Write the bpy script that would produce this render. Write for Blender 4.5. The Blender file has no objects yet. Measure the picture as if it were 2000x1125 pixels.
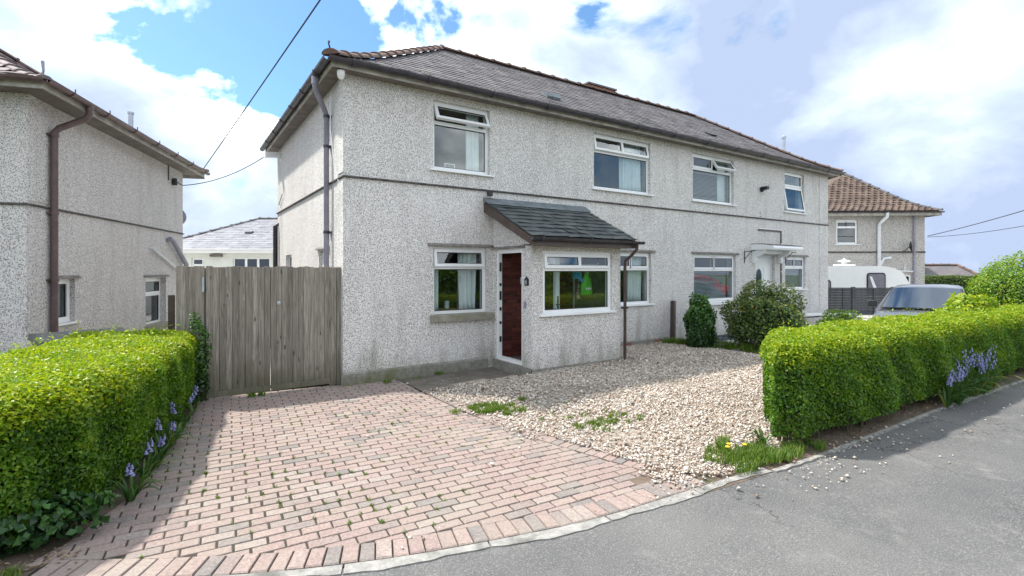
import bpy, math, random
import numpy as np
from mathutils import Vector, Matrix
random.seed(7)
RNG = np.random.default_rng(11)
R = math.radians
scene = bpy.context.scene
COL = scene.collection

# ------------------------------------------------------------------ camera
cam_d = bpy.data.cameras.new('camera')
cam = bpy.data.objects.new('camera', cam_d)
COL.objects.link(cam)
cam.location = (-2.11, -7.78, 1.75)
cam.rotation_euler = (R(90), 0, R(-33.6))
cam_d.sensor_width = 36
cam_d.lens = 985 / 2000 * 36
cam_d.shift_y = -34.5 / 2000
cam_d.clip_start = 0.05
cam_d.clip_end = 2000
scene.camera = cam

# ------------------------------------------------------------------ sun, sky, exposure
SUN_EL, SUN_DIR = 56.4, Vector((-0.40, 0.53, 1.0)).normalized()
sd = bpy.data.lights.new('sun', 'SUN')
sd.energy = 2.0
sd.angle = R(2.5)
sd.color = (1.0, 0.95, 0.87)
sun = bpy.data.objects.new('sun', sd)
COL.objects.link(sun)
sun.rotation_euler = SUN_DIR.to_track_quat('Z', 'Y').to_euler()

world = bpy.data.worlds.new('World')
scene.world = world
world.use_nodes = True
wn, wl = world.node_tree.nodes, world.node_tree.links
wn.clear()


def wnode(t, **k):
    n = wn.new(t)
    for a, b in k.items():
        setattr(n, a, b)
    return n


w_out = wnode('ShaderNodeOutputWorld')
w_bg = wnode('ShaderNodeBackground')
w_sky = wnode('ShaderNodeTexSky', sky_type='NISHITA', sun_disc=False)
w_sky.sun_elevation = R(SUN_EL)
w_sky.sun_rotation = math.atan2(SUN_DIR.x, SUN_DIR.y)
w_sky.ozone_density = 2.0
w_tc = wnode('ShaderNodeTexCoord')
w_map = wnode('ShaderNodeMapping')
w_map.inputs['Location'].default_value = (3.35, 1.2, 0.35)
w_map.inputs['Scale'].default_value = (1, 1, 1.6)
wl.new(w_tc.outputs['Generated'], w_map.inputs['Vector'])


def wnoise(scale, detail, rough=0.5, dist=0.0):
    n = wnode('ShaderNodeTexNoise')
    for k_, v_ in (('Scale', scale), ('Detail', detail), ('Roughness', rough), ('Distortion', dist)):
        n.inputs[k_].default_value = v_
    wl.new(w_map.outputs[0], n.inputs['Vector'])
    return n.outputs['Fac']


def wmath(op, a, b_=0.0):
    n = wnode('ShaderNodeMath', operation=op)
    for i_, v_ in enumerate((a, b_)):
        if isinstance(v_, (int, float)):
            n.inputs[i_].default_value = v_
        else:
            wl.new(v_, n.inputs[i_])
    return n.outputs[0]


def wramp(src, stops):
    n = wnode('ShaderNodeValToRGB')
    while len(n.color_ramp.elements) < len(stops):
        n.color_ramp.elements.new(0.5)
    for e_, (p_, c_) in zip(n.color_ramp.elements, stops):
        e_.position = p_
        e_.color = (*c_, 1)
    wl.new(src, n.inputs[0])
    return n.outputs[0]


def wblob(d, r_deg, amount):
    """a break in (or bank of) the cloud round a sky direction"""
    n = wnode('ShaderNodeVectorMath', operation='DOT_PRODUCT')
    nrm_ = wnode('ShaderNodeVectorMath', operation='NORMALIZE')
    wl.new(w_tc.outputs['Generated'], nrm_.inputs[0])
    wl.new(nrm_.outputs[0], n.inputs[0])
    n.inputs[1].default_value = d
    m_ = wnode('ShaderNodeMapRange', interpolation_type='SMOOTHSTEP')
    wl.new(n.outputs['Value'], m_.inputs[0])
    m_.inputs[1].default_value = math.cos(R(r_deg))
    m_.inputs[2].default_value = 1.0
    m_.inputs[3].default_value = 0.0
    m_.inputs[4].default_value = amount
    return m_.outputs[0]


cov = wnoise(2.3, 10, 0.56, 0.3)
for d_, r_, a_ in (((0.054, 0.91, 0.415), 13, -0.17), ((0.187, 0.912, 0.366), 9, -0.15), ((0.588, 0.664, 0.449), 8, -0.17), ((0.95, 0.25, 0.18), 30, 0.05)):
    cov = wmath('ADD', cov, wblob(d_, r_, a_))
w_sep = wnode('ShaderNodeSeparateXYZ')
wl.new(w_tc.outputs['Generated'], w_sep.inputs[0])
cov = wmath('ADD', cov, wmath('MULTIPLY', wmath('MAXIMUM', wmath('SUBTRACT', 0.13, w_sep.outputs['Z']), 0.0), 1.3))
mask = wramp(cov, [(0.36, (0, 0, 0)), (0.44, (1, 1, 1))])
shade = wnoise(2.7, 7, 0.52, 0.2)
for d_, r_, a_ in (((0.93, 0.30, 0.20), 44, -0.15), ((0.50, 0.77, 0.40), 24, 0.09), ((-0.02, 0.93, 0.30), 18, 0.03)):
    shade = wmath('ADD', shade, wblob(d_, r_, a_))
shade = wmath('ADD', shade, wmath('MULTIPLY', wmath('SUBTRACT', 0.47, cov), 0.55))
cloud = wramp(shade, [(0.30, (0.165, 0.20, 0.275)), (0.40, (0.235, 0.275, 0.335)), (0.50, (0.345, 0.385, 0.42)), (0.62, (1.02, 1.06, 1.06))])
w_sc = wnode('ShaderNodeVectorMath', operation='MULTIPLY')
wl.new(w_sky.outputs[0], w_sc.inputs[0])
w_sc.inputs[1].default_value = (0.040, 0.055, 0.063)
w_mix = wnode('ShaderNodeMix', data_type='RGBA')
wl.new(mask, w_mix.inputs[0])
wl.new(w_sc.outputs[0], w_mix.inputs[6])
wl.new(cloud, w_mix.inputs[7])
wl.new(w_mix.outputs[2], w_bg.inputs['Color'])
w_bg.inputs['Strength'].default_value = 1.0
wl.new(w_bg.outputs[0], w_out.inputs[0])

vs = scene.view_settings
vs.view_transform = 'Standard'
vs.look = 'None'
vs.gamma = 1
vs.exposure = 1.8
vs.use_curve_mapping = False
scene.render.engine = 'CYCLES'
scene.cycles.max_bounces = 8
scene.cycles.transparent_max_bounces = 16


# ------------------------------------------------------------------ materials
def new_mat(name):
    m = bpy.data.materials.new(name)
    m.use_nodes = True
    nt = m.node_tree
    b = nt.nodes['Principled BSDF']
    return m, nt, b


def nd(nt, t, **k):
    n = nt.nodes.new(t)
    for a, b in k.items():
        setattr(n, a, b)
    return n


def ramp(nt, src, stops, interp='LINEAR'):
    r = nd(nt, 'ShaderNodeValToRGB')
    cr = r.color_ramp
    cr.interpolation = interp
    while len(cr.elements) < len(stops):
        cr.elements.new(0.5)
    for e, (p, c) in zip(cr.elements, stops):
        e.position = p
        e.color = (*c, 1)
    nt.links.new(src, r.inputs[0])
    return r.outputs[0]


def noise(nt, vec, scale, detail=3, rough=0.5, dist=0.0):
    n = nd(nt, 'ShaderNodeTexNoise')
    n.inputs['Scale'].default_value = scale
    n.inputs['Detail'].default_value = detail
    n.inputs['Roughness'].default_value = rough
    n.inputs['Distortion'].default_value = dist
    if vec is not None:
        nt.links.new(vec, n.inputs['Vector'])
    return n.outputs['Fac']


def mixc(nt, fac, a, b, mode='MIX'):
    m = nd(nt, 'ShaderNodeMix', data_type='RGBA', blend_type=mode)
    if isinstance(fac, (int, float)):
        m.inputs[0].default_value = fac
    else:
        nt.links.new(fac, m.inputs[0])
    for i, v in ((6, a), (7, b)):
        if isinstance(v, tuple):
            m.inputs[i].default_value = (*v, 1)
        else:
            nt.links.new(v, m.inputs[i])
    return m.outputs[2]


def mathn(nt, op, a, b=0.0, clamp=False):
    m = nd(nt, 'ShaderNodeMath', operation=op, use_clamp=clamp)
    for i, v in ((0, a), (1, b)):
        if isinstance(v, (int, float)):
            m.inputs[i].default_value = v
        else:
            nt.links.new(v, m.inputs[i])
    return m.outputs[0]


def bump(nt, b, h, strength=0.3, dist=0.01):
    n = nd(nt, 'ShaderNodeBump')
    n.inputs['Strength'].default_value = strength
    n.inputs['Distance'].default_value = dist
    nt.links.new(h, n.inputs['Height'])
    nt.links.new(n.outputs[0], b.inputs['Normal'])


def objco(nt):
    return nd(nt, 'ShaderNodeTexCoord').outputs['Object']


def geopos(nt):
    return nd(nt, 'ShaderNodeNewGeometry').outputs['Position']


def sepz(nt, v, ch='Z'):
    s = nd(nt, 'ShaderNodeSeparateXYZ')
    nt.links.new(v, s.inputs[0])
    return s.outputs[ch]


def maprange(nt, v, a, b, c=0.0, d=1.0):
    m = nd(nt, 'ShaderNodeMapRange')
    nt.links.new(v, m.inputs[0])
    for i, x in enumerate((a, b, c, d)):
        m.inputs[i + 1].default_value = x
    return m.outputs[0]


def plain(name, col, rough=0.5, metal=0.0, var=0.12, scale=8.0, bmp=0.0, spec=None):
    m, nt, b = new_mat(name)
    co = objco(nt)
    f = noise(nt, co, scale, 5, 0.6)
    dark = tuple(c * (1 - var * 2) for c in col)
    lite = tuple(min(1, c * (1 + var)) for c in col)
    nt.links.new(ramp(nt, f, [(0.3, dark), (0.7, lite)]), b.inputs['Base Color'])
    b.inputs['Roughness'].default_value = rough
    b.inputs['Metallic'].default_value = metal
    if spec is not None:
        b.inputs['Specular IOR Level'].default_value = spec
    if bmp:
        bump(nt, b, noise(nt, co, scale * 12, 4), bmp, 0.01)
    return m


def pebbledash(name, base, speck, green_z=None, fine=1.0):
    m, nt, b = new_mat(name)
    co = objco(nt)
    n1 = noise(nt, co, 64 * fine, 2.5, 0.55)
    n2 = noise(nt, co, 110 * fine, 2, 0.5)
    vo = nd(nt, 'ShaderNodeTexVoronoi')
    vo.inputs['Scale'].default_value = 72 * fine
    nt.links.new(co, vo.inputs['Vector'])
    pat = mathn(nt, 'ADD', mathn(nt, 'ADD', mathn(nt, 'MULTIPLY', n1, 0.42), mathn(nt, 'MULTIPLY', n2, 0.30)), mathn(nt, 'MULTIPLY', vo.outputs['Distance'], 0.28))
    big = noise(nt, co, 0.9, 6, 0.62)
    thr = mathn(nt, 'ADD', pat, maprange(nt, big, 0.35, 0.7, -0.014, 0.014))
    lite = ramp(nt, noise(nt, co, 22, 2), [(0.35, tuple(c * 0.92 for c in base)), (0.65, base)])
    k = ramp(nt, thr, [(0.432, (1, 1, 1)), (0.485, (0, 0, 0))])
    c = mixc(nt, k, lite, speck)
    # streaks of old rain dirt, stretched downwards, and lichen blotches
    mp = nd(nt, 'ShaderNodeMapping')
    mp.inputs['Scale'].default_value = (2.2, 2.2, 0.35)
    nt.links.new(co, mp.inputs[0])
    st = noise(nt, mp.outputs[0], 1.6, 6, 0.65)
    c = mixc(nt, maprange(nt, st, 0.50, 0.76, 0, 0.42), c, (0.32, 0.295, 0.27))
    if green_z is not None:
        z = sepz(nt, co)
        g = mathn(nt, 'ADD', maprange(nt, z, green_z - 0.25, green_z + 0.75, 1, 0), mathn(nt, 'MULTIPLY', mathn(nt, 'SUBTRACT', st, 0.5), 1.6))
        c = mixc(nt, maprange(nt, g, 0.45, 1.15, 0, 0.75), c, (0.20, 0.185, 0.13))
    nt.links.new(c, b.inputs['Base Color'])
    b.inputs['Roughness'].default_value = 0.93
    b.inputs['Specular IOR Level'].default_value = 0.2
    bump(nt, b, pat, 0.6, 0.02)
    return m


def by_random(name, stops, mode, rough=0.8, grain=30.0, gvar=0.25, bmp=0.3, blotch=None, spec=0.3, attr='rnd'):
    """colour picked per piece: Object Info random for single pieces, a face attribute for joined ones"""
    m, nt, b = new_mat(name)
    if mode == 'obj':
        src = nd(nt, 'ShaderNodeObjectInfo').outputs['Random']
    else:
        a = nd(nt, 'ShaderNodeAttribute', attribute_name=attr)
        src = a.outputs['Fac']
    c = ramp(nt, src, stops)
    p = geopos(nt)
    g = noise(nt, p, grain, 4, 0.65)
    c = mixc(nt, 1.0, c, ramp(nt, g, [(0.25, (1 - gvar * 1.6,) * 3), (0.75, (1 + gvar * 0.4,) * 3)]), 'MULTIPLY')
    if blotch:
        bl = noise(nt, p, blotch[0], 6, 0.65)
        c = mixc(nt, maprange(nt, bl, blotch[1], blotch[2], 0, blotch[4]), c, blotch[3])
    nt.links.new(c, b.inputs['Base Color'])
    b.inputs['Roughness'].default_value = rough
    b.inputs['Specular IOR Level'].default_value = spec
    if bmp:
        bump(nt, b, g, bmp, 0.01)
    return m


def leaf_mat(name, stops, trans=0.42, rough=0.42):
    m, nt, b = new_mat(name)
    a = nd(nt, 'ShaderNodeAttribute', attribute_name='rnd')
    c = ramp(nt, a.outputs['Fac'], stops)
    nt.links.new(c, b.inputs['Base Color'])
    b.inputs['Roughness'].default_value = rough
    b.inputs['Specular IOR Level'].default_value = 0.45
    t = nd(nt, 'ShaderNodeBsdfTranslucent')
    c2 = mixc(nt, 1.0, c, (1.25, 1.25, 0.6), 'MULTIPLY')
    nt.links.new(c2, t.inputs['Color'])
    mx = nd(nt, 'ShaderNodeMixShader')
    mx.inputs[0].default_value = trans
    nt.links.new(b.outputs[0], mx.inputs[1])
    nt.links.new(t.outputs[0], mx.inputs[2])
    nt.links.new(mx.outputs[0], nt.nodes['Material Output'].inputs[0])
    return m


def glass_mat(name, tint=(0.90, 0.94, 0.935), ior=2.0, rough=0.0):
    m, nt, b = new_mat(name)
    nt.nodes.remove(b)
    tr = nd(nt, 'ShaderNodeBsdfTransparent')
    tr.inputs[0].default_value = (*tint, 1)
    gl = nd(nt, 'ShaderNodeBsdfGlossy')
    gl.inputs['Roughness'].default_value = rough
    gl.inputs['Color'].default_value = (0.93, 0.97, 1.0, 1)
    fr = nd(nt, 'ShaderNodeFresnel')
    fr.inputs['IOR'].default_value = ior
    bp = nd(nt, 'ShaderNodeBump')
    bp.inputs['Strength'].default_value = 0.02
    bp.inputs['Distance'].default_value = 0.02
    nt.links.new(noise(nt, objco(nt), 1.7, 1), bp.inputs['Height'])
    nt.links.new(bp.outputs[0], gl.inputs['Normal'])
    mx = nd(nt, 'ShaderNodeMixShader')
    # the pane reflects once, at its outer face
    bf = nd(nt, 'ShaderNodeNewGeometry').outputs['Backfacing']
    nt.links.new(mathn(nt, 'MULTIPLY', fr.outputs[0], mathn(nt, 'SUBTRACT', 1.0, bf)), mx.inputs[0])
    nt.links.new(tr.outputs[0], mx.inputs[1])
    nt.links.new(gl.outputs[0], mx.inputs[2])
    nt.links.new(mx.outputs[0], nt.nodes['Material Output'].inputs[0])
    return m


M = {}
M['dash'] = pebbledash('pebbledash_main', (0.79, 0.765, 0.745), (0.165, 0.152, 0.142), 0.15, 0.98)
M['dash_left'] = pebbledash('pebbledash_left', (0.70, 0.672, 0.66), (0.18, 0.162, 0.155), None, 0.92)
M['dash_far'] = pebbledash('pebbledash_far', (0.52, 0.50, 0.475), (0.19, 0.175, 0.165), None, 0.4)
M['upvc'] = plain('white_upvc', (0.83, 0.84, 0.85), 0.28, 0, 0.02, 3)
M['fascia'] = plain('painted_fascia', (0.44, 0.415, 0.375), 0.6, 0, 0.22, 5)
M['soffit'] = plain('soffit', (0.19, 0.165, 0.15), 0.8, 0, 0.2, 4)
M['gutter'] = plain('gutter_grey', (0.045, 0.04, 0.05), 0.45, 0, 0.25, 6)
M['gutter_brown'] = plain('gutter_brown', (0.12, 0.075, 0.075), 0.42, 0, 0.2, 6)
M['pipe_grey'] = plain('downpipe_grey', (0.27, 0.26, 0.33), 0.4, 0, 0.12, 5)
M['brown'] = plain('brown_upvc', (0.075, 0.05, 0.042), 0.4, 0, 0.2, 6)
M['white_pipe'] = plain('white_pipe', (0.72, 0.74, 0.76), 0.4, 0, 0.06, 5)
M['black'] = plain('black_plastic', (0.02, 0.02, 0.022), 0.45, 0, 0.2, 8)
M['grey_metal'] = plain('galvanised', (0.48, 0.52, 0.58), 0.38, 0.6, 0.1, 7)
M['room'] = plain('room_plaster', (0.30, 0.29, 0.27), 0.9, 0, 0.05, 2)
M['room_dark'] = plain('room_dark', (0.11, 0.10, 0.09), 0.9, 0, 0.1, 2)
M['carpet'] = plain('carpet', (0.14, 0.12, 0.10), 0.95, 0, 0.15, 20)
M['curtain'] = plain('curtain_cloth', (0.74, 0.77, 0.78), 0.9, 0, 0.05, 4)
M['blind'] = plain('blind_slat', (0.42, 0.46, 0.48), 0.6, 0, 0.05, 4)
M['string'] = plain('string_course_stained', (0.10, 0.09, 0.085), 0.95, 0, 0.35, 7, 0.4)
M['ledge'] = plain('ledge_weathered', (0.24, 0.215, 0.20), 0.95, 0, 0.3, 9, 0.3)
M['glass'] = glass_mat('window_glass')
M['glass_dark'] = glass_mat('tinted_glass', (0.5, 0.55, 0.56), 1.95)
M['frost'] = glass_mat('obscured_glass', (0.62, 0.70, 0.70), 1.6, 0.12)
M['rubber'] = plain('rubber', (0.018, 0.018, 0.018), 0.75)
M['cable'] = plain('cable_black', (0.035, 0.04, 0.065), 0.6)

# concrete plinth, green at the foot
m, nt, b = new_mat('concrete_plinth')
co = objco(nt)
f1 = noise(nt, co, 2.2, 7, 0.65)
c = ramp(nt, noise(nt, co, 14, 6, 0.6), [(0.3, (0.17, 0.16, 0.14)), (0.7, (0.33, 0.315, 0.29))])
gz = mathn(nt, 'ADD', maprange(nt, sepz(nt, co), -0.05, 0.3, 1, 0), mathn(nt, 'MULTIPLY', mathn(nt, 'SUBTRACT', f1, 0.5), 3))
gx = maprange(nt, sepz(nt, co, 'X'), 0.2, 2.4, 1.0, 0.25)
c = mixc(nt, mathn(nt, 'MULTIPLY', maprange(nt, gz, 0.2, 1.1, 0, 0.85), gx), c, (0.115, 0.12, 0.035))
nt.links.new(c, b.inputs['Base Color'])
b.inputs['Roughness'].default_value = 0.95
bump(nt, b, noise(nt, co, 60, 4), 0.4)
M['plinth'] = m


def concrete(name, lo, hi, moss=None, sc=5.0):
    m, nt, b = new_mat(name)
    p = geopos(nt)
    c = ramp(nt, noise(nt, p, sc, 7, 0.65), [(0.28, lo), (0.72, hi)])
    sp = noise(nt, p, 140, 2)
    c = mixc(nt, maprange(nt, sp, 0.55, 0.75, 0, 0.4), c, tuple(x * 0.35 for x in lo))
    if moss:
        c = mixc(nt, maprange(nt, noise(nt, p, 3.2, 7, 0.7), 0.5, 0.66, 0, 0.75), c, moss)
    nt.links.new(c, b.inputs['Base Color'])
    b.inputs['Roughness'].default_value = 0.92
    bump(nt, b, sp, 0.5, 0.006)
    return m


M['edging'] = concrete('edging_concrete', (0.15, 0.147, 0.14), (0.40, 0.385, 0.36), (0.09, 0.09, 0.08), 11)
M['path'] = concrete('damp_path', (0.10, 0.085, 0.07), (0.20, 0.17, 0.15), (0.075, 0.085, 0.03), 4)
M['yard'] = concrete('yard_concrete', (0.36, 0.34, 0.31), (0.52, 0.50, 0.46), None, 1.5)
M['sill_stone'] = concrete('sill_concrete', (0.20, 0.185, 0.14), (0.36, 0.34, 0.29), (0.20, 0.19, 0.10), 6)

# asphalt
m, nt, b = new_mat('asphalt')
p = geopos(nt)
ag = noise(nt, p, 95, 3, 0.6)
ag2 = noise(nt, p, 230, 2, 0.5)
big = noise(nt, p, 0.7, 6, 0.6)
c = ramp(nt, big, [(0.3, (0.080, 0.080, 0.082)), (0.7, (0.155, 0.152, 0.148))])
c = mixc(nt, maprange(nt, ag, 0.50, 0.68, 0, 0.7), c, (0.29, 0.285, 0.28))
c = mixc(nt, maprange(nt, ag2, 0.53, 0.66, 0, 0.8), c, (0.035, 0.035, 0.037))
c = mixc(nt, maprange(nt, noise(nt, p, 2.6, 6, 0.7), 0.56, 0.72, 0, 0.5), c, (0.26, 0.25, 0.235))
ck = nd(nt, 'ShaderNodeTexVoronoi', feature='DISTANCE_TO_EDGE')
ck.inputs['Scale'].default_value = 0.55
wv = nd(nt, 'ShaderNodeVectorMath', operation='ADD')
wc = nd(nt, 'ShaderNodeCombineXYZ')
nt.links.new(maprange(nt, noise(nt, p, 2.5, 5, 0.65), 0, 1, -0.5, 0.5), wc.inputs[0])
nt.links.new(maprange(nt, noise(nt, p, 3.1, 5, 0.65), 0, 1, -0.5, 0.5), wc.inputs[1])
nt.links.new(p, wv.inputs[0])
nt.links.new(wc.outputs[0], wv.inputs[1])
nt.links.new(wv.outputs[0], ck.inputs['Vector'])
ckf = mathn(nt, 'MULTIPLY', maprange(nt, ck.outputs['Distance'], 0.002, 0.007, 0.8, 0), maprange(nt, noise(nt, p, 0.45, 3), 0.48, 0.56, 0, 1))
c = mixc(nt, ckf, c, (0.03, 0.03, 0.03))
nt.links.new(c, b.inputs['Base Color'])
b.inputs['Roughness'].default_value = 0.88
bump(nt, b, ag, 0.7, 0.012)
M['asphalt'] = m

# soils, gravel bed, paver joints
M['soil'] = concrete('dry_soil', (0.085, 0.06, 0.045), (0.17, 0.125, 0.095), (0.05, 0.065, 0.02), 6)
M['field'] = concrete('far_field', (0.05, 0.075, 0.02), (0.09, 0.12, 0.035), None, 0.3)
M['joint'] = concrete('joint_sand', (0.022, 0.018, 0.014), (0.06, 0.050, 0.038), (0.03, 0.042, 0.012), 7)
M['gravel_bed'] = concrete('gravel_bed', (0.20, 0.165, 0.135), (0.42, 0.36, 0.30), None, 45)
STONE = [(0.0, (0.10, 0.085, 0.075)), (0.12, (0.36, 0.25, 0.185)), (0.35, (0.56, 0.45, 0.36)), (0.55, (0.52, 0.48, 0.44)),
         (0.75, (0.72, 0.64, 0.55)), (1.0, (0.80, 0.77, 0.72))]
M['stone'] = by_random('gravel_stone', STONE, 'attr', 0.75, 60, 0.2, 0, (1.4, 0.48, 0.70, (0.33, 0.28, 0.23), 0.55))
BRICK = [(0.0, (0.225, 0.205, 0.195)), (0.10, (0.275, 0.235, 0.218)), (0.22, (0.325, 0.25, 0.226)), (0.6, (0.35, 0.265, 0.238)),
         (0.85, (0.37, 0.285, 0.256)), (1.0, (0.365, 0.31, 0.28))]
BB = (1.3, 0.45, 0.68, (0.30, 0.265, 0.225), 0.6)
M['brick_o'] = by_random('paving_brick', BRICK, 'obj', 0.85, 55, 0.30, 0.45, BB)
M['brick_a'] = by_random('paving_brick_joined', BRICK, 'attr', 0.85, 55, 0.30, 0.45, BB)
RED = [(0, (0.085, 0.022, 0.018)), (0.5, (0.13, 0.032, 0.026)), (1, (0.19, 0.05, 0.038))]
M['red_brick'] = by_random('painted_red_brick', RED, 'obj', 0.55, 40, 0.2, 0.25)
M['chimney_brick'] = by_random('chimney_brick', [(0, (0.22, 0.085, 0.06)), (1, (0.36, 0.16, 0.11))], 'obj', 0.85, 30, 0.25, 0.3)
SLATE = [(0, (0.085, 0.078, 0.083)), (0.2, (0.128, 0.117, 0.124)), (0.8, (0.165, 0.151, 0.159)), (1, (0.205, 0.187, 0.193))]
SB = (1.6, 0.52, 0.75, (0.25, 0.22, 0.20), 0.5)
M['slate_o'] = by_random('roof_slate', SLATE, 'obj', 0.62, 18, 0.2, 0.2, SB)
M['slate_a'] = by_random('roof_slate_joined', SLATE, 'attr', 0.62, 18, 0.2, 0.2, SB)
PSL = [(0, (0.035, 0.045, 0.05)), (0.5, (0.06, 0.072, 0.078)), (1, (0.10, 0.115, 0.115))]
M['pslate'] = by_random('porch_slate', PSL, 'obj', 0.38, 14, 0.3, 0.25, (3.0, 0.5, 0.7, (0.12, 0.125, 0.11), 0.5), 0.5)
BSL = [(0, (0.185, 0.19, 0.22)), (1, (0.28, 0.28, 0.315))]
M['bslate'] = by_random('bungalow_slate', BSL, 'attr', 0.5, 10, 0.2, 0.1)
TILE = [(0, (0.085, 0.062, 0.052)), (0.5, (0.125, 0.09, 0.074)), (1, (0.17, 0.125, 0.10))]
M['tile_a'] = by_random('brown_roof_tile', TILE, 'attr', 0.8, 20, 0.25, 0.2)
GTL = [(0, (0.16, 0.13, 0.135)), (1, (0.27, 0.22, 0.225))]
M['gtile_a'] = by_random('grey_roof_tile', GTL, 'attr', 0.75, 20, 0.25, 0.2)
M['gtile_o'] = by_random('grey_roof_tile_single', GTL, 'obj', 0.75, 20, 0.25, 0.2)
RDG = [(0, (0.145, 0.085, 0.068)), (0.5, (0.20, 0.12, 0.098)), (1, (0.225, 0.16, 0.135))]
M['ridge'] = by_random('clay_ridge_tile', RDG, 'obj', 0.8, 22, 0.3, 0.3, (3.0, 0.48, 0.7, (0.17, 0.15, 0.14), 0.7))
M['ridge_grey'] = by_random('grey_ridge_tile', [(0, (0.10, 0.10, 0.11)), (1, (0.18, 0.17, 0.18))], 'obj', 0.7, 22, 0.3, 0.2)

# weathered boards
m, nt, b = new_mat('weathered_board')
co = geopos(nt)
rn = nd(nt, 'ShaderNodeObjectInfo').outputs['Random']
mp = nd(nt, 'ShaderNodeMapping')
mp.inputs['Scale'].default_value = (22, 22, 0.9)
nt.links.new(co, mp.inputs[0])
cmb = nd(nt, 'ShaderNodeVectorMath', operation='ADD')
cx_ = nd(nt, 'ShaderNodeCombineXYZ')
nt.links.new(mathn(nt, 'MULTIPLY', rn, 40), cx_.inputs[2])
nt.links.new(mp.outputs[0], cmb.inputs[0])
nt.links.new(cx_.outputs[0], cmb.inputs[1])
gr = noise(nt, cmb.outputs[0], 2.4, 7, 0.68, 1.1)
c = ramp(nt, gr, [(0.28, (0.080, 0.070, 0.060)), (0.5, (0.225, 0.203, 0.180)), (0.74, (0.39, 0.365, 0.33))])
c = mixc(nt, 1.0, c, ramp(nt, rn, [(0, (0.78, 0.76, 0.72)), (1, (1.28, 1.25, 1.20))]), 'MULTIPLY')
kn = nd(nt, 'ShaderNodeTexVoronoi')
mp2 = nd(nt, 'ShaderNodeMapping')
mp2.inputs['Scale'].default_value = (9, 9, 2.6)
nt.links.new(co, mp2.inputs[0])
nt.links.new(mp2.outputs[0], kn.inputs['Vector'])
kn.inputs['Scale'].default_value = 1.0
c = mixc(nt, maprange(nt, kn.outputs['Distance'], 0.07, 0.12, 0.85, 0), c, (0.035, 0.025, 0.018))
z = sepz(nt, co)
low = mathn(nt, 'ADD', maprange(nt, z, 0.0, 0.75, 1, 0), mathn(nt, 'MULTIPLY', mathn(nt, 'SUBTRACT', noise(nt, co, 2.1, 6, 0.6), 0.5), 1.5))
c = mixc(nt, maprange(nt, low, 0.35, 0.95, 0, 0.72), c, (0.095, 0.092, 0.048))
nt.links.new(c, b.inputs['Base Color'])
b.inputs['Roughness'].default_value = 0.9
bump(nt, b, gr, 0.5, 0.006)
M['board'] = m

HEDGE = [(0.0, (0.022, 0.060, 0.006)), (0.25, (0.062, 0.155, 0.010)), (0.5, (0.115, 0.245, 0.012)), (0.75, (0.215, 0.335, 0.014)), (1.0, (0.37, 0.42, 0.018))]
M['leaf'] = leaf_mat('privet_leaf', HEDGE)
DARKL = [(0.0, (0.020, 0.045, 0.010)), (0.4, (0.058, 0.11, 0.022)), (0.75, (0.13, 0.19, 0.03)), (1.0, (0.26, 0.24, 0.05))]
M['leaf_dark'] = leaf_mat('dark_shrub_leaf', DARKL, 0.2, 0.33)
M['leaf_ivy'] = leaf_mat('ivy_leaf', [(0, (0.010, 0.03, 0.010)), (0.5, (0.025, 0.075, 0.018)), (1, (0.075, 0.19, 0.025))], 0.2, 0.35)
M['grass'] = leaf_mat('grass_blade', [(0, (0.06, 0.12, 0.016)), (0.7, (0.13, 0.24, 0.025)), (1, (0.26, 0.28, 0.06))], 0.35, 0.5)
M['blueleaf'] = leaf_mat('bluebell_leaf', [(0, (0.03, 0.085, 0.018)), (0.75, (0.075, 0.165, 0.035)), (1, (0.24, 0.26, 0.06))], 0.3, 0.4)
M['bluebell'] = leaf_mat('bluebell_flower', [(0, (0.24, 0.24, 0.60)), (1, (0.46, 0.46, 0.82))], 0.35, 0.6)
M['dandelion'] = plain('dandelion_yellow', (0.70, 0.50, 0.02), 0.7)
M['twig'] = plain('twig_bark', (0.13, 0.095, 0.065), 0.9, 0, 0.3, 14)
M['core'] = plain('hedge_dark_core', (0.016, 0.026, 0.009), 0.95, 0, 0.3, 10)  # near-black hull inside hedges and shrubs, stops them being see-through


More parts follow.
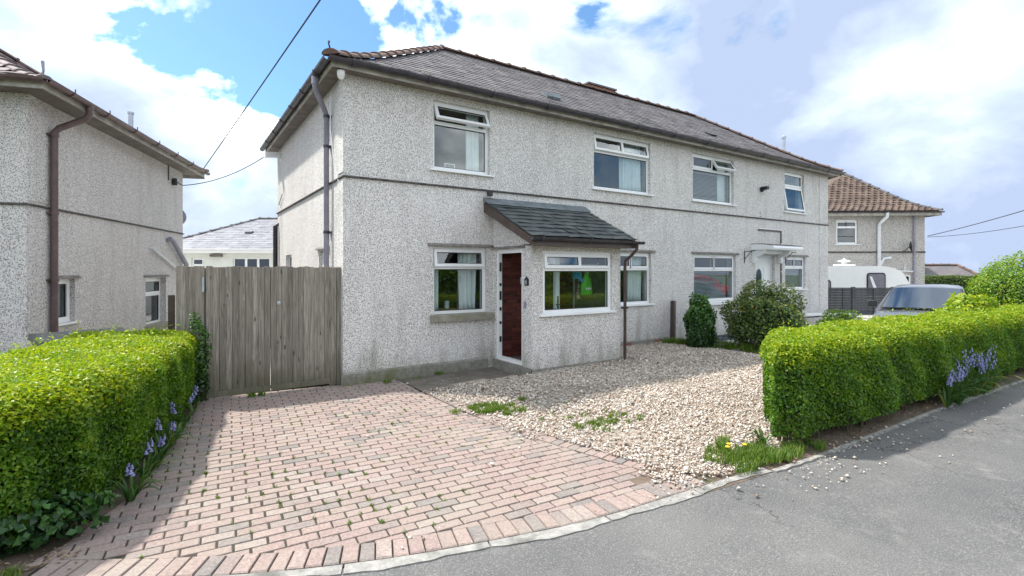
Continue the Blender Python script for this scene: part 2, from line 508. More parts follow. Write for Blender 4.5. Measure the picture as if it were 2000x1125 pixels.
# ------------------------------------------------------------------ geometry helpers
class MB:
    def __init__(self):
        self.v, self.f, self.r = [], [], []

    def add(self, vs_, fs, rnd=None):
        o = len(self.v)
        self.v += [tuple(x) for x in vs_]
        self.f += [tuple(i + o for i in q) for q in fs]
        self.r += [rnd if rnd is not None else 0.5] * len(fs)
        return self

    def box(self, x0, x1, y0, y1, z0, z1, rnd=None):
        vv = [(x0, y0, z0), (x1, y0, z0), (x1, y1, z0), (x0, y1, z0), (x0, y0, z1), (x1, y0, z1), (x1, y1, z1), (x0, y1, z1)]
        return self.add(vv, [(0, 3, 2, 1), (4, 5, 6, 7), (0, 1, 5, 4), (1, 2, 6, 5), (2, 3, 7, 6), (3, 0, 4, 7)], rnd)

    def bbox(self, x0, x1, y0, y1, z0, z1, b=0.008, rnd=None):
        """box with chamfered vertical and front edges (12 + chamfers)"""
        vv = []
        for z, i in ((z0, b), (z0 + b, 0), (z1 - b, 0), (z1, b)):
            vv += [(x0 + i, y0 + i, z), (x1 - i, y0 + i, z), (x1 - i, y1 - i, z), (x0 + i, y1 - i, z)]
        fs = [(3, 2, 1, 0), (12, 13, 14, 15)]
        for k in range(3):
            for j in range(4):
                a, c_ = k * 4 + j, k * 4 + (j + 1) % 4
                fs.append((a, c_, c_ + 4, a + 4))
        return self.add(vv, fs, rnd)

    def quad(self, a, b_, c_, d, rnd=None):
        return self.add([a, b_, c_, d], [(0, 1, 2, 3)], rnd)

    def prism(self, poly, axis, a, b_, rnd=None):
        """extrude 2-D polygon along an axis ('x','y','z') from a to b"""
        n = len(poly)

        def P(p, t):
            return {'x': (t, p[0], p[1]), 'y': (p[0], t, p[1]), 'z': (p[0], p[1], t)}[axis]
        vv = [P(p, a) for p in poly] + [P(p, b_) for p in poly]
        fs = [tuple(range(n))[::-1], tuple(range(n, 2 * n))]
        fs += [(i, (i + 1) % n, n + (i + 1) % n, n + i) for i in range(n)]
        return self.add(vv, fs, rnd)

    def tube(self, path, r, n=8, caps=True, rnd=None):
        path = [Vector(p) for p in path]
        rr = r if isinstance(r, (list, tuple)) else [r] * len(path)
        vv, fs = [], []
        up = Vector((0, 0, 1))
        d0 = (path[1] - path[0]).normalized()
        if abs(d0.z) > 0.95:
            up = Vector((0, 1, 0))
        s = d0.cross(up).normalized()
        for i, p in enumerate(path):
            d = (path[min(i + 1, len(path) - 1)] - path[max(i - 1, 0)]).normalized()
            s = (s - d * s.dot(d)).normalized()
            t = d.cross(s)
            for k in range(n):
                a = 2 * math.pi * k / n
                vv.append(p + (s * math.cos(a) + t * math.sin(a)) * rr[i])
        for i in range(len(path) - 1):
            for k in range(n):
                a, b_ = i * n + k, i * n + (k + 1) % n
                fs.append((a, a + n, b_ + n, b_))
        if caps:
            fs.append(tuple(range(n)))
            fs.append(tuple(range((len(path) - 1) * n, len(path) * n))[::-1])
        return self.add(vv, fs, rnd)

    def lathe(self, prof, c=(0, 0, 0), n=12, rnd=None):
        vv, fs = [], []
        for r, z in prof:
            for k in range(n):
                a = 2 * math.pi * k / n
                vv.append((c[0] + r * math.cos(a), c[1] + r * math.sin(a), c[2] + z))
        for i in range(len(prof) - 1):
            for k in range(n):
                a, b_ = i * n + k, i * n + (k + 1) % n
                fs.append((a, b_, b_ + n, a + n))
        fs.append(tuple(range(n))[::-1])
        fs.append(tuple(range((len(prof) - 1) * n, len(prof) * n)))
        return self.add(vv, fs, rnd)

    def mesh(self, name, smooth=False, rnd=False):
        me = bpy.data.meshes.new(name)
        me.from_pydata(self.v, [], self.f)
        if rnd:
            a = me.attributes.new('rnd', 'FLOAT', 'FACE')
            a.data.foreach_set('value', np.array(self.r, dtype=np.float32))
        if smooth:
            me.polygons.foreach_set('use_smooth', [True] * len(me.polygons))
            me.set_sharp_from_angle(angle=R(40))
        me.update()
        return me

    def build(self, name, mat, parent=None, loc=None, rot=None, smooth=False, rnd=False):
        return link(name, self.mesh(name, smooth, rnd), mat, parent, loc, rot)


def link(name, me, mat, parent=None, loc=None, rot=None):
    if mat is not None and not me.materials:
        me.materials.append(M[mat] if isinstance(mat, str) else mat)
    o = bpy.data.objects.new(name, me)
    COL.objects.link(o)
    if parent is not None:
        o.parent = parent
    if loc is not None:
        o.location = loc
    if rot is not None:
        o.rotation_euler = rot
    return o


def tag(o, label=None, cat=None, group=None, kind=None):
    for k, v in (('label', label), ('category', cat), ('group', group), ('kind', kind)):
        if v:
            o[k] = v
    return o


def thing(name, label, cat, loc=(0, 0, 0), rz=0.0, group=None):
    o = bpy.data.objects.new(name, None)
    COL.objects.link(o)
    o.location = loc
    o.rotation_euler = (0, 0, rz)
    return tag(o, label, cat, group)


def npmesh(name, V, F, rnd=None, smooth=False):
    V = np.asarray(V, dtype=np.float32)
    F = np.asarray(F, dtype=np.int32)
    me = bpy.data.meshes.new(name)
    me.vertices.add(len(V))
    me.vertices.foreach_set('co', V.ravel())
    k = F.shape[1]
    me.loops.add(F.size)
    me.loops.foreach_set('vertex_index', F.ravel())
    me.polygons.add(len(F))
    me.polygons.foreach_set('loop_start', np.arange(0, F.size, k, dtype=np.int32))
    if rnd is not None:
        a = me.attributes.new('rnd', 'FLOAT', 'FACE')
        a.data.foreach_set('value', np.asarray(rnd, dtype=np.float32))
    if smooth:
        me.polygons.foreach_set('use_smooth', np.ones(len(F), dtype=bool))
    me.update(calc_edges=True)
    me.validate()
    return me


def unit(a):
    return a / np.maximum(np.linalg.norm(a, axis=1, keepdims=True), 1e-9)


def leaves_np(P, Nrm, length, width, rnd, spread=0.9, droop=0.0):
    """folded rhombic leaves (two triangles along the midrib) at P facing roughly Nrm"""
    n = len(P)
    N = unit(Nrm + RNG.normal(0, spread, (n, 3)))
    T = RNG.normal(0, 1, (n, 3))
    T[:, 2] -= droop
    T = unit(T - N * np.sum(T * N, 1, keepdims=True))
    B = np.cross(N, T)
    L = length * RNG.uniform(0.65, 1.25, (n, 1))
    W = width * RNG.uniform(0.7, 1.2, (n, 1))
    a = P - T * L * 0.5
    c = P + T * L * 0.5 - N * L * 0.08
    m1 = P + B * W * 0.5 + N * W * 0.18 - T * L * 0.06
    m2 = P - B * W * 0.5 + N * W * 0.18 - T * L * 0.06
    V = np.stack([a, m1, c, m2], 1).reshape(-1, 3)
    i = np.arange(n)[:, None] * 4
    F = np.concatenate([i + np.array([[0, 1, 2]]), i + np.array([[0, 2, 3]])], 1).reshape(-1, 3)
    return V, F, np.repeat(rnd, 2)


def catenary(a, b, sag, n=20):
    a, b = Vector(a), Vector(b)
    return [a.lerp(b, t / n) - Vector((0, 0, sag * 4 * (t / n) * (1 - t / n))) for t in range(n + 1)]


def in_poly(px, py, poly):
    inside = np.zeros(len(px), dtype=bool)
    n = len(poly)
    for i in range(n):
        x1, y1 = poly[i]
        x2, y2 = poly[(i + 1) % n]
        c = ((y1 > py) != (y2 > py)) & (px < (x2 - x1) * (py - y1) / (y2 - y1 + 1e-12) + x1)
        inside ^= c
    return inside


def dist_poly(px, py, poly):
    d = np.full(len(px), 1e9)
    n = len(poly)
    for i in range(n):
        a, b = np.array(poly[i]), np.array(poly[(i + 1) % n])
        ab = b - a
        t = np.clip(((px - a[0]) * ab[0] + (py - a[1]) * ab[1]) / (ab @ ab), 0, 1)
        d = np.minimum(d, np.hypot(px - a[0] - t * ab[0], py - a[1] - t * ab[1]))
    return d


def clip_convex(sub, cl):
    """Sutherland-Hodgman, clip polygon counter-clockwise"""
    out = sub
    for i in range(len(cl)):
        a, b = cl[i], cl[(i + 1) % len(cl)]
        inp, out = out, []
        if not inp:
            break

        def side(p):
            return (b[0] - a[0]) * (p[1] - a[1]) - (b[1] - a[1]) * (p[0] - a[0])
        for j in range(len(inp)):
            p, q = inp[j], inp[(j + 1) % len(inp)]
            sp, sq = side(p), side(q)
            if sp >= 0:
                out.append(p)
            if sp * sq < 0:
                t = sp / (sp - sq)
                out.append((p[0] + (q[0] - p[0]) * t, p[1] + (q[1] - p[1]) * t))
    return out


def area(p):
    return 0.5 * abs(sum(p[i][0] * p[(i + 1) % len(p)][1] - p[(i + 1) % len(p)][0] * p[i][1] for i in range(len(p))))


def interp(pts, x):
    xs = [p[0] for p in pts]
    ys = [p[1] for p in pts]
    return float(np.interp(x, xs, ys))


def sheet(name, poly, z, mat, parent=None, kind='structure'):
    mb = MB()
    mb.add([(x, y, z) for x, y in poly], [tuple(range(len(poly)))])
    o = mb.build(name, mat, parent)
    if kind and parent is None:
        o['kind'] = kind
    return o


def wall_panel(mb, length, z0, z1, t, openings, xoff=0.0, y=0.0, M4=None):
    """panel along local x, outer face at y, thickness t inwards (+y), with rectangular openings"""
    xs = sorted({0.0, length, *[o[0] for o in openings], *[o[1] for o in openings]})
    zs = sorted({z0, z1, *[o[2] for o in openings], *[o[3] for o in openings]})

    def T(p):
        p = Vector((p[0] + xoff, p[1] + y, p[2]))
        return tuple(M4 @ p) if M4 is not None else tuple(p)
    for i in range(len(xs) - 1):
        for k in range(len(zs) - 1):
            cx, cz = (xs[i] + xs[i + 1]) / 2, (zs[k] + zs[k + 1]) / 2
            if any(o[0] < cx < o[1] and o[2] < cz < o[3] for o in openings):
                continue
            a, b_, c, d = xs[i], xs[i + 1], zs[k], zs[k + 1]
            mb.add([T((a, 0, c)), T((b_, 0, c)), T((b_, 0, d)), T((a, 0, d))], [(0, 1, 2, 3)])
            mb.add([T((a, t, c)), T((b_, t, c)), T((b_, t, d)), T((a, t, d))], [(3, 2, 1, 0)])
    for (a, b_, c, d) in openings + [(0, length, z0, z1)]:
        q = [(a, c), (b_, c), (b_, d), (a, d)]
        for j in range(4):
            p, r_ = q[j], q[(j + 1) % 4]
            mb.add([T((p[0], 0, p[1])), T((r_[0], 0, r_[1])), T((r_[0], t, r_[1])), T((p[0], t, p[1]))], [(0, 1, 2, 3)])


def make_window(parent, loc, rz, w, h, split=None, lights=(), recess=0.07, sill='pvc', glass='glass', low_open=0, label=None, ledge=False, fr=0.055):
    """window part: frame mesh with children pane, sash, sill. local x right, y inward, z up"""
    y0, y1 = recess, recess + 0.07
    mb = MB()
    mb.box(0, fr, y0, y1, 0, h)
    mb.box(w - fr, w, y0, y1, 0, h)
    mb.box(fr, w - fr, y0, y1, 0, fr)
    mb.box(fr, w - fr, y0, y1, h - fr, h)
    zt = split if split else None
    if zt:
        mb.box(fr, w - fr, y0 - 0.004, y1, zt - 0.03, zt + 0.03)
        for (a, b_, o) in lights[:-1]:
            mb.box(b_ - 0.02, b_ + 0.02, y0 - 0.002, y1, zt + 0.03, h - fr)
    win = mb.build('window', 'upvc', parent, loc, (0, 0, rz))
    if label:
        win['label'] = label
    top = (zt - 0.03) if zt else h - fr
    g = MB().box(fr - 0.004, w - fr + 0.004, y0 + 0.03, y0 + 0.036, fr - 0.004, top + 0.004)
    if not low_open:
        g.build('pane', glass, win)
        s = MB()
        for (a, b_, c, d) in ((fr, fr + 0.012, fr, top), (w - fr - 0.012, w - fr, fr, top), (fr + 0.012, w - fr - 0.012, fr, fr + 0.012), (fr + 0.012, w - fr - 0.012, top - 0.012, top)):
            s.box(a, b_, y0 + 0.018, y0 + 0.0295, c, d)
        s.build('glazing_seal', 'black', win)
    sashes = [(a, b_, o, zt + 0.03, h - fr) for (a, b_, o) in lights] if zt else []
    if low_open:
        sashes.append((fr, w - fr, low_open, fr, top))
    for (a, b_, o, za, zb) in sashes:
        sw, sh, k = b_ - a + 0.03, zb - za + 0.03, 0.05
        sx = a - 0.015
        sm = MB()
        sm.box(0, k, 0, 0.05, -sh, 0)
        sm.box(sw - k, sw, 0, 0.05, -sh, 0)
        sm.box(k, sw - k, 0, 0.05, -sh, -sh + k)
        sm.box(k, sw - k, 0, 0.05, -k, 0)
        l = (sx, y0 - 0.018, zb + 0.015)
        sm.build('sash', 'upvc', win, l, (R(-o), 0, 0))
        MB().box(k - 0.004, sw - k + 0.004, 0.022, 0.028, -sh + k - 0.004, -k + 0.004).build('pane', glass, win, l, (R(-o), 0, 0))
        ss = MB()
        for (p, q, u, v) in ((k, k + 0.01, -sh + k, -k), (sw - k - 0.01, sw - k, -sh + k, -k), (k + 0.01, sw - k - 0.01, -sh + k, -sh + k + 0.01), (k + 0.01, sw - k - 0.01, -k - 0.01, -k)):
            ss.box(p, q, 0.010, 0.0215, u, v)
        ss.build('glazing_seal', 'black', win, l, (R(-o), 0, 0))
    if sill == 'pvc':
        MB().prism([(-0.055, -0.034), (-0.055, -0.008), (recess + 0.03, 0.006), (recess + 0.03, -0.034)], 'x', -0.07, w + 0.07).build('sill', 'upvc', win)
    elif sill == 'deep':
        MB().prism([(-0.06, -0.10), (-0.06, -0.03), (recess + 0.03, 0.006), (recess + 0.03, -0.10)], 'x', -0.05, w + 0.09).build('sill', 'upvc', win)
    elif sill == 'stone':
        MB().prism([(-0.09, -0.115), (-0.09, -0.015), (-0.07, -0.004), (recess + 0.03, 0.006), (recess + 0.03, -0.115)], 'x', -0.06, w + 0.09).build('sill', 'sill_stone', win)
    if ledge:
        MB().prism([(-0.001, h + 0.01), (-0.045, h + 0.012), (-0.040, h + 0.032), (-0.001, h + 0.06)], 'x', -0.10, w + 0.12).build('drip_ledge', 'ledge', win)
    return win


def curtain(name, label, x0, x1, y, z0, z1, parent_m=None, folds=5, amp=0.03, mat='curtain', group=None, top_in=0.0):
    n = max(12, folds * 6)
    V, F = [], []
    ph = random.random() * 6
    for j in range(7):
        t = j / 6
        for i in range(n + 1):
            s = i / n
            xx = x0 + (x1 - x0) * s + top_in * (1 - t) * (0.5 - s)
            V.append((xx, y + amp * math.sin(s * folds * 2 * math.pi + ph) * (1 - 0.25 * t) + amp * 0.4 * math.sin(s * folds * 4.3 + t * 2), z0 + (z1 - z0) * t))
    for j in range(6):
        for i in range(n):
            a = j * (n + 1) + i
            F.append((a, a + 1, a + n + 2, a + n + 1))
    me = bpy.data.meshes.new(name)
    me.from_pydata(V, [], F)
    me.polygons.foreach_set('use_smooth', [True] * len(F))
    o = link(name, me, mat)
    md = o.modifiers.new('thick', 'SOLIDIFY')
    md.thickness = 0.006
    return tag(o, label, 'curtain', group)


def gutter_profile(mb, a, b, r=0.06, n=6, t=0.006):
    """half-round channel between points a and b (level)"""
    a, b = Vector(a), Vector(b)
    d = (b - a).normalized()
    s = d.cross(Vector((0, 0, 1))).normalized()
    ring = []
    for k in range(n + 1):
        an = math.pi * k / n
        ring.append((math.cos(an) * r, -math.sin(an) * r))
    for k in range(n, -1, -1):
        an = math.pi * k / n
        ring.append((math.cos(an) * (r - t), -math.sin(an) * (r - t)))
    vv = [a + s * p[0] + Vector((0, 0, p[1])) for p in ring] + [b + s * p[0] + Vector((0, 0, p[1])) for p in ring]
    m_ = len(ring)
    mb.add(vv, [(i, (i + 1) % m_, m_ + (i + 1) % m_, m_ + i) for i in range(m_)] + [tuple(range(m_)), tuple(range(m_, 2 * m_))[::-1]])


def ridge_tiles(parent, name, path, mat, step=0.42, r=0.11, nmax=300, hh=0.6):
    """overlapping half-round tiles along a polyline"""
    path = [Vector(p) for p in path]
    seg = [(path[i + 1] - path[i]).length for i in range(len(path) - 1)]
    L = sum(seg)
    n = max(1, int(L / step))
    st = L / n

    def at(s):
        for i, q in enumerate(seg):
            if s <= q or i == len(seg) - 1:
                return path[i].lerp(path[i + 1], s / q)
            s -= q
    for i in range(n):
        a, b = at(i * st), at(min(L, (i + 1) * st + 0.04))
        d = (b - a).normalized()
        s = d.cross(Vector((0, 0, 1))).normalized()
        u = s.cross(d)
        mb = MB()
        vv = []
        for (p, rr, lift) in ((a, r * 1.06, 0.014), (a + d * 0.045, r * 1.06, 0.014), (a + d * 0.05, r, 0.0), (b, r * 0.95, -0.008)):
            for k in range(7):
                an = math.pi * (k / 6)
                vv.append(p + s * math.cos(an) * rr + u * (math.sin(an) * rr * hh + lift - 0.02))
        fs = []
        for j in range(3):
            for k in range(6):
                q = j * 7 + k
                fs.append((q, q + 7, q + 8, q + 1))
        fs.append((0, 1, 2, 3, 4, 5, 6))
        fs.append(tuple(range(27, 20, -1)))
        mb.add(vv, fs)
        mb.build(name, mat, parent)


def profile_len(prof):
    return [0] + list(np.cumsum([math.hypot(prof[i + 1][0] - prof[i][0], prof[i + 1][1] - prof[i][1]) for i in range(len(prof) - 1)]))


def tile_slope(prof, xr, gauge, width, thick, place, jitter=0.004):
    """courses of tiles on a slope whose section is prof [(y,z)...]; xr(y) gives the span; place(list of 8 verts, rnd, course) is called per tile"""
    ln = profile_len(prof)
    L = ln[-1]

    def at(s):
        return (float(np.interp(s, ln, [p[0] for p in prof])), float(np.interp(s, ln, [p[1] for p in prof])))
    n = int(L / gauge)
    for c in range(n + 1):
        s0 = c * gauge
        s1 = min(L, s0 + gauge * 1.12)
        if s1 - s0 < 0.03:
            continue
        (ya, za), (yb, zb) = at(s0), at(s1)
        ny, nz = -(zb - za), (yb - ya)
        q = math.hypot(ny, nz)
        ny, nz = ny / q, nz / q
        xa, xb = xr(ya)
        xa2, xb2 = xr(yb)
        x = xa - (width * 0.5 if c % 2 else 0)
        while x < xb:
            l0, r0 = max(x + 0.003, xa), min(x + width - 0.003, xb)
            l1, r1 = max(x + 0.003, xa2), min(x + width - 0.003, xb2)
            x += width
            if r0 - l0 < 0.05 or r1 - l1 < 0.01:
                continue
            j1 = random.uniform(-jitter, jitter)
            lift = thick * 2 + random.uniform(0, jitter)
            tl = random.uniform(-1, 1) * jitter * 1.5
            b0, t0, b1, t1 = lift - thick, lift, -thick * 0.2, thick * 0.8
            V = []
            for (xx, yy, zz, hgt) in ((l0, ya + j1, za, b0 + tl), (r0, ya + j1, za, b0 - tl), (r1, yb, zb, b1), (l1, yb, zb, b1),
                                      (l0, ya + j1, za, t0 + tl), (r0, ya + j1, za, t0 - tl), (r1, yb, zb, t1), (l1, yb, zb, t1)):
                V.append((xx, yy + ny * hgt, zz + nz * hgt))
            place(V, random.random(), c)


BOXF = [(0, 3, 2, 1), (4, 5, 6, 7), (0, 1, 5, 4), (1, 2, 6, 5), (2, 3, 7, 6), (3, 0, 4, 7)]


def slate_set(parent, name, mat_o, mat_a, tiles, nobj, key):
    """the nobj tiles that come first in key order are single pieces, the rest one joined part"""
    tiles.sort(key=key)
    for V, r_, c in tiles[:nobj]:
        MB().add(V, BOXF).build(name, mat_o, parent)
    rest = tiles[nobj:]
    if rest:
        mb = MB()
        for V, r_, c in rest:
            mb.add(V, BOXF, r_)
        o = mb.build(name + '_courses', mat_a, parent, rnd=True)
        o['kind'] = 'stuff'

# ------------------------------------------------------------------ ground, road, kerb
V, F = [], []
rs = [0, 6, 12, 20, 30, 34, 38, 43, 50, 70, 120, 250, 600]
NA = 48
V.append((2, 0, -0.06))
for r_ in rs[1:]:
    t = min(1, max(0, (r_ - 31) / 16))
    zz = -0.06 - 3.2 * t * t * (3 - 2 * t)
    for k in range(NA):
        a = 2 * math.pi * k / NA
        V.append((2 + r_ * math.cos(a), r_ * math.sin(a), zz))
for k in range(NA):
    F.append((0, 1 + k, 1 + (k + 1) % NA))
for i in range(len(rs) - 2):
    for k in range(NA):
        a, b_ = 1 + i * NA + k, 1 + i * NA + (k + 1) % NA
        F.append((a, a + NA, b_ + NA, b_))
me = bpy.data.meshes.new('ground')
me.from_pydata(V, [], F)
link('ground', me, 'field')['kind'] = 'structure'

# road edge: outer line of the concrete edging, left to right
EDGE = [(-30, 3.5), (-18, 0.9), (-9, -1.6), (-5, -2.9), (-3.6, -3.6), (-2.9, -4.02), (-2.05, -4.54), (-1.2, -4.92), (-0.34, -5.15), (0.37, -5.30), (1.49, -5.36),
        (2.87, -5.46), (6, -5.50), (9, -5.63), (14, -5.95), (20, -6.7), (30, -9.0)]
EX = [p[0] for p in EDGE]
EY = [p[1] for p in EDGE]


def edge_pt(x):
    """point and inward unit normal of the smoothed road edge"""
    f = lambda q: float(np.mean([np.interp(q + d, EX, EY) for d in (-0.35, -0.2, 0, 0.2, 0.35)]))
    y = f(x)
    dy = (f(x + 0.05) - f(x - 0.05)) / 0.1
    l = math.hypot(1, dy)
    return Vector((x, y)), Vector((-dy / l, 1 / l)), Vector((1 / l, dy / l))


xs = list(np.arange(-29, 29.5, 0.5))
road_poly_top = [tuple(edge_pt(x)[0]) for x in xs]
V, F = [], []
for i, x in enumerate(xs):
    p, n_, t_ = edge_pt(x)
    p = p + n_ * 0.10
    q = p - n_ * 7.5
    for k in range(7):
        w_ = p.lerp(q, k / 6)
        V.append((w_.x, w_.y, -0.007 + 0.04 * math.sin(math.pi * k / 6)))
for i in range(len(xs) - 1):
    for k in range(6):
        a = i * 7 + k
        F.append((a, a + 1, a + 8, a + 7))
me = bpy.data.meshes.new('road')
me.from_pydata(V, [], [f[::-1] for f in F])
link('road', me, 'asphalt')['kind'] = 'structure'

# arc-length walk along the edge
walk = []
s_, lp = 0.0, None
for x in np.arange(-3.0, 10.2, 0.004):
    p, n_, t_ = edge_pt(float(x))
    if lp is not None:
        s_ += (p - lp).length
    lp = p
    walk.append((s_, p, n_, t_))
WS = [w[0] for w in walk]


def along(s):
    i = min(len(walk) - 1, max(0, int(np.searchsorted(WS, s))))
    return walk[i][1], walk[i][2], walk[i][3]


def prism_strip(mb, a0, a1, o0, o1, z0, z1, ch=0.008, rnd=None, wob=0.0):
    """block between arc lengths a0..a1 and inward offsets o0..o1, chamfered on top"""
    (p, n_, t_), (q, m_, u_) = along(a0), along(a1)
    c = [p + n_ * o0, q + m_ * o0, q + m_ * o1, p + n_ * o1]
    cen = sum((Vector(v) for v in c), Vector((0, 0))) / 4
    zz = z1 + random.uniform(-wob, wob)
    inn = [v + (cen - v).normalized() * ch * 1.4 for v in c]
    vv = [(v.x, v.y, z0) for v in c] + [(v.x, v.y, zz - ch) for v in c] + [(v.x, v.y, zz + random.uniform(-wob, wob) * 0.5) for v in inn]
    fs = [(8, 9, 10, 11)]
    for k in range(2):
        for j in range(4):
            a, b_ = k * 4 + j, k * 4 + (j + 1) % 4
            fs.append((a, b_, b_ + 4, a + 4))
    mb.add(vv, fs, rnd)


kerb = thing('kerb', None, None)
kerb['kind'] = 'structure'
s = 0.1
while s < 13.2:
    ln_ = 0.9 if s < 7 else 1.1
    mb = MB()
    w_ = 0.13 if s < 4.9 else 0.05
    z_ = 0.003 if s < 4.9 else 0.010
    for k in range(24):
        a, b_ = s + ln_ * k / 24, s + ln_ * (k + 1) / 24 - (0.014 if k == 23 else 0)
        (p, n_, t_), (q, m_, u_) = along(a), along(b_)
        jt = lambda q_: 0.045 + 0.018 * math.sin(q_ * 5.3) + 0.005 * math.sin(q_ * 23) + 0.003 * math.sin(q_ * 41) if s < 4.9 else 0.006 * math.sin(q_ * 31)
        j1, j2 = jt(a), jt(b_)
        c = [p + n_ * j1, q + m_ * j2, q + m_ * w_, p + n_ * w_]
        mb.add([(v.x, v.y, -0.06) for v in c] + [(v.x, v.y, z_) for v in c], [(4, 5, 6, 7), (0, 1, 5, 4), (1, 2, 6, 5), (2, 3, 7, 6), (3, 0, 4, 7)])
    mb.build('edging_stone', 'edging', kerb)
    s += ln_

# ------------------------------------------------------------------ brick driveway
DRIVE_L = [(-1.88, 0.35), (-2.03, -0.8), (-2.20, -1.8), (-2.42, -2.9), (-2.68, -3.45), (-2.9, -3.85)]
front = [tuple(edge_pt(x)[0] + edge_pt(x)[1] * 0.352) for x in np.arange(-2.72, 1.46, 0.32)]
FIELD = DRIVE_L[:-1] + [(-2.86, -3.70)] + front + [(1.28, -4.75), (1.0, -3.6), (0.86, -2.4), (0.84, -0.9), (0.84, 0.0)]
jp = DRIVE_L + [tuple(edge_pt(x)[0] + edge_pt(x)[1] * 0.13) for x in np.arange(-2.7, 1.6, 0.3)] + [(1.42, -5.0), (1.30, -4.4), (1.16, -3.5), (1.06, -2.4), (1.05, 0.0)]
drive = sheet('driveway', jp, -0.011, 'joint')
field_cc = FIELD
bricks = []
ang = R(-4.2)
ca, sa = math.cos(ang), math.sin(ang)
BL, BW, GAP = 0.2, 0.1, 0.0105


def to_w(u, v):
    return (u * ca - v * sa, u * sa + v * ca - 0.02)


def clip_near(c, poly):
    """clip a brick only by the boundary pieces it meets (the outline is not convex)"""
    mx_, my_ = sum(p[0] for p in c) / 4, sum(p[1] for p in c) / 4
    q = c
    for i in range(len(poly)):
        a, b_ = poly[i], poly[(i + 1) % len(poly)]
        ab = (b_[0] - a[0], b_[1] - a[1])
        l2 = ab[0] ** 2 + ab[1] ** 2
        t = max(0, min(1, ((mx_ - a[0]) * ab[0] + (my_ - a[1]) * ab[1]) / l2))
        if math.hypot(mx_ - a[0] - t * ab[0], my_ - a[1] - t * ab[1]) < 0.115:
            nx_, ny_ = -ab[1], ab[0]
            # half plane on the inner side of the edge
            hp = [(a[0] - ab[0] * 60, a[1] - ab[1] * 60), (b_[0] + ab[0] * 60, b_[1] + ab[1] * 60), (b_[0] + ab[0] * 60 + nx_ * 60, b_[1] + ab[1] * 60 + ny_ * 60), (a[0] - ab[0] * 60 + nx_ * 60, a[1] - ab[1] * 60 + ny_ * 60)]
            q = clip_convex(q, hp)
            if len(q) < 3:
                return []
    return q


row = 0
v = -5.8
while v < 0.9:
    u = -3.4 + (BL * 0.5 if row % 2 else 0) + random.uniform(-0.012, 0.012)
    while u < 1.9:
        c = [to_w(u + GAP / 2, v + GAP / 2), to_w(u + BL - GAP / 2, v + GAP / 2), to_w(u + BL - GAP / 2, v + BW - GAP / 2), to_w(u + GAP / 2, v + BW - GAP / 2)]
        u += BL
        cx = np.array([p[0] for p in c])
        cy = np.array([p[1] for p in c])
        ins = in_poly(cx, cy, FIELD)
        if ins.all():
            bricks.append((c, True))
        elif ins.any():
            q = clip_near(c, FIELD)
            if len(q) >= 3 and area(q) > 0.0025:
                bricks.append((q, False))
    v += BW
    row += 1
CAMXY = Vector((-2.11, -7.78))



def brick_prism(poly, z1, ch=0.006):
    n = len(poly)
    cx = sum(p[0] for p in poly) / n
    cy = sum(p[1] for p in poly) / n
    vv = [(p[0], p[1], -0.03) for p in poly] + [(p[0], p[1], z1 - ch) for p in poly]
    for p in poly:
        d = math.hypot(p[0] - cx, p[1] - cy) + 1e-6
        k = 1 - ch * 1.3 / d
        vv.append((cx + (p[0] - cx) * k, cy + (p[1] - cy) * k, z1))
    fs = [tuple(range(2 * n, 3 * n))]
    for k in range(2):
        for j in range(n):
            a, b_ = k * n + j, k * n + (j + 1) % n
            fs.append((a, b_, b_ + n, a + n))
    return vv, fs


# edge course along the road and down the gravel side
border = []
s = 0.0
i = 0
while s < 4.75:
    p, n_, t_ = along(s)
    if p.x > -2.95:
        mb = MB()
        prism_strip(mb, s + 0.004, s + 0.1, 0.143, 0.345, -0.03, 0.006, 0.007, random.random(), 0.003)
        border.append((mb, (p + n_ * 0.24 - CAMXY).length))
    s += 0.104
RE = [(1.29, -4.75), (1.015, -3.6), (0.875, -2.4), (0.855, -0.9), (0.855, 0.0)]
rl = profile_len(RE)
s = 0.02
while s < rl[-1] - 0.95:
    P = lambda q: Vector((float(np.interp(q, rl, [p[0] for p in RE])), float(np.interp(q, rl, [p[1] for p in RE]))))
    a, b_ = P(s), P(s + 0.097)
    t_ = (b_ - a).normalized()
    n_ = Vector((t_.y, -t_.x))
    poly = [tuple(a + n_ * 0.006), tuple(a + n_ * 0.203), tuple(b_ + n_ * 0.203), tuple(b_ + n_ * 0.006)]
    vv, fs = brick_prism(poly, 0.004 + random.uniform(-0.003, 0.003))
    border.append((MB().add(vv, fs, random.random()), (a - CAMXY).length))
    s += 0.103
items = []
for q, full in bricks:
    cx = sum(p[0] for p in q) / len(q)
    cy = sum(p[1] for p in q) / len(q)
    items.append(((Vector((cx, cy)) - CAMXY).length, q, full, cx, cy))
items.sort(key=lambda t: t[0])
# shared mesh for whole bricks
fv, ff = brick_prism([(-BL / 2 + GAP / 2, -BW / 2 + GAP / 2), (BL / 2 - GAP / 2, -BW / 2 + GAP / 2), (BL / 2 - GAP / 2, BW / 2 - GAP / 2), (-BL / 2 + GAP / 2, BW / 2 - GAP / 2)], 0.0)
full_me = MB().add(fv, ff).mesh('brick')
border.sort(key=lambda t: t[1])
for mb, d in border[:60]:
    mb.build('brick', 'brick_o', drive)
rest = MB()
for mb, d in border[60:]:
    rest.add(mb.v, mb.f, random.random())


def sag(x, y):
    return 0.012 * math.sin(x * 1.7 + 1) * math.sin(y * 1.3) - 0.004


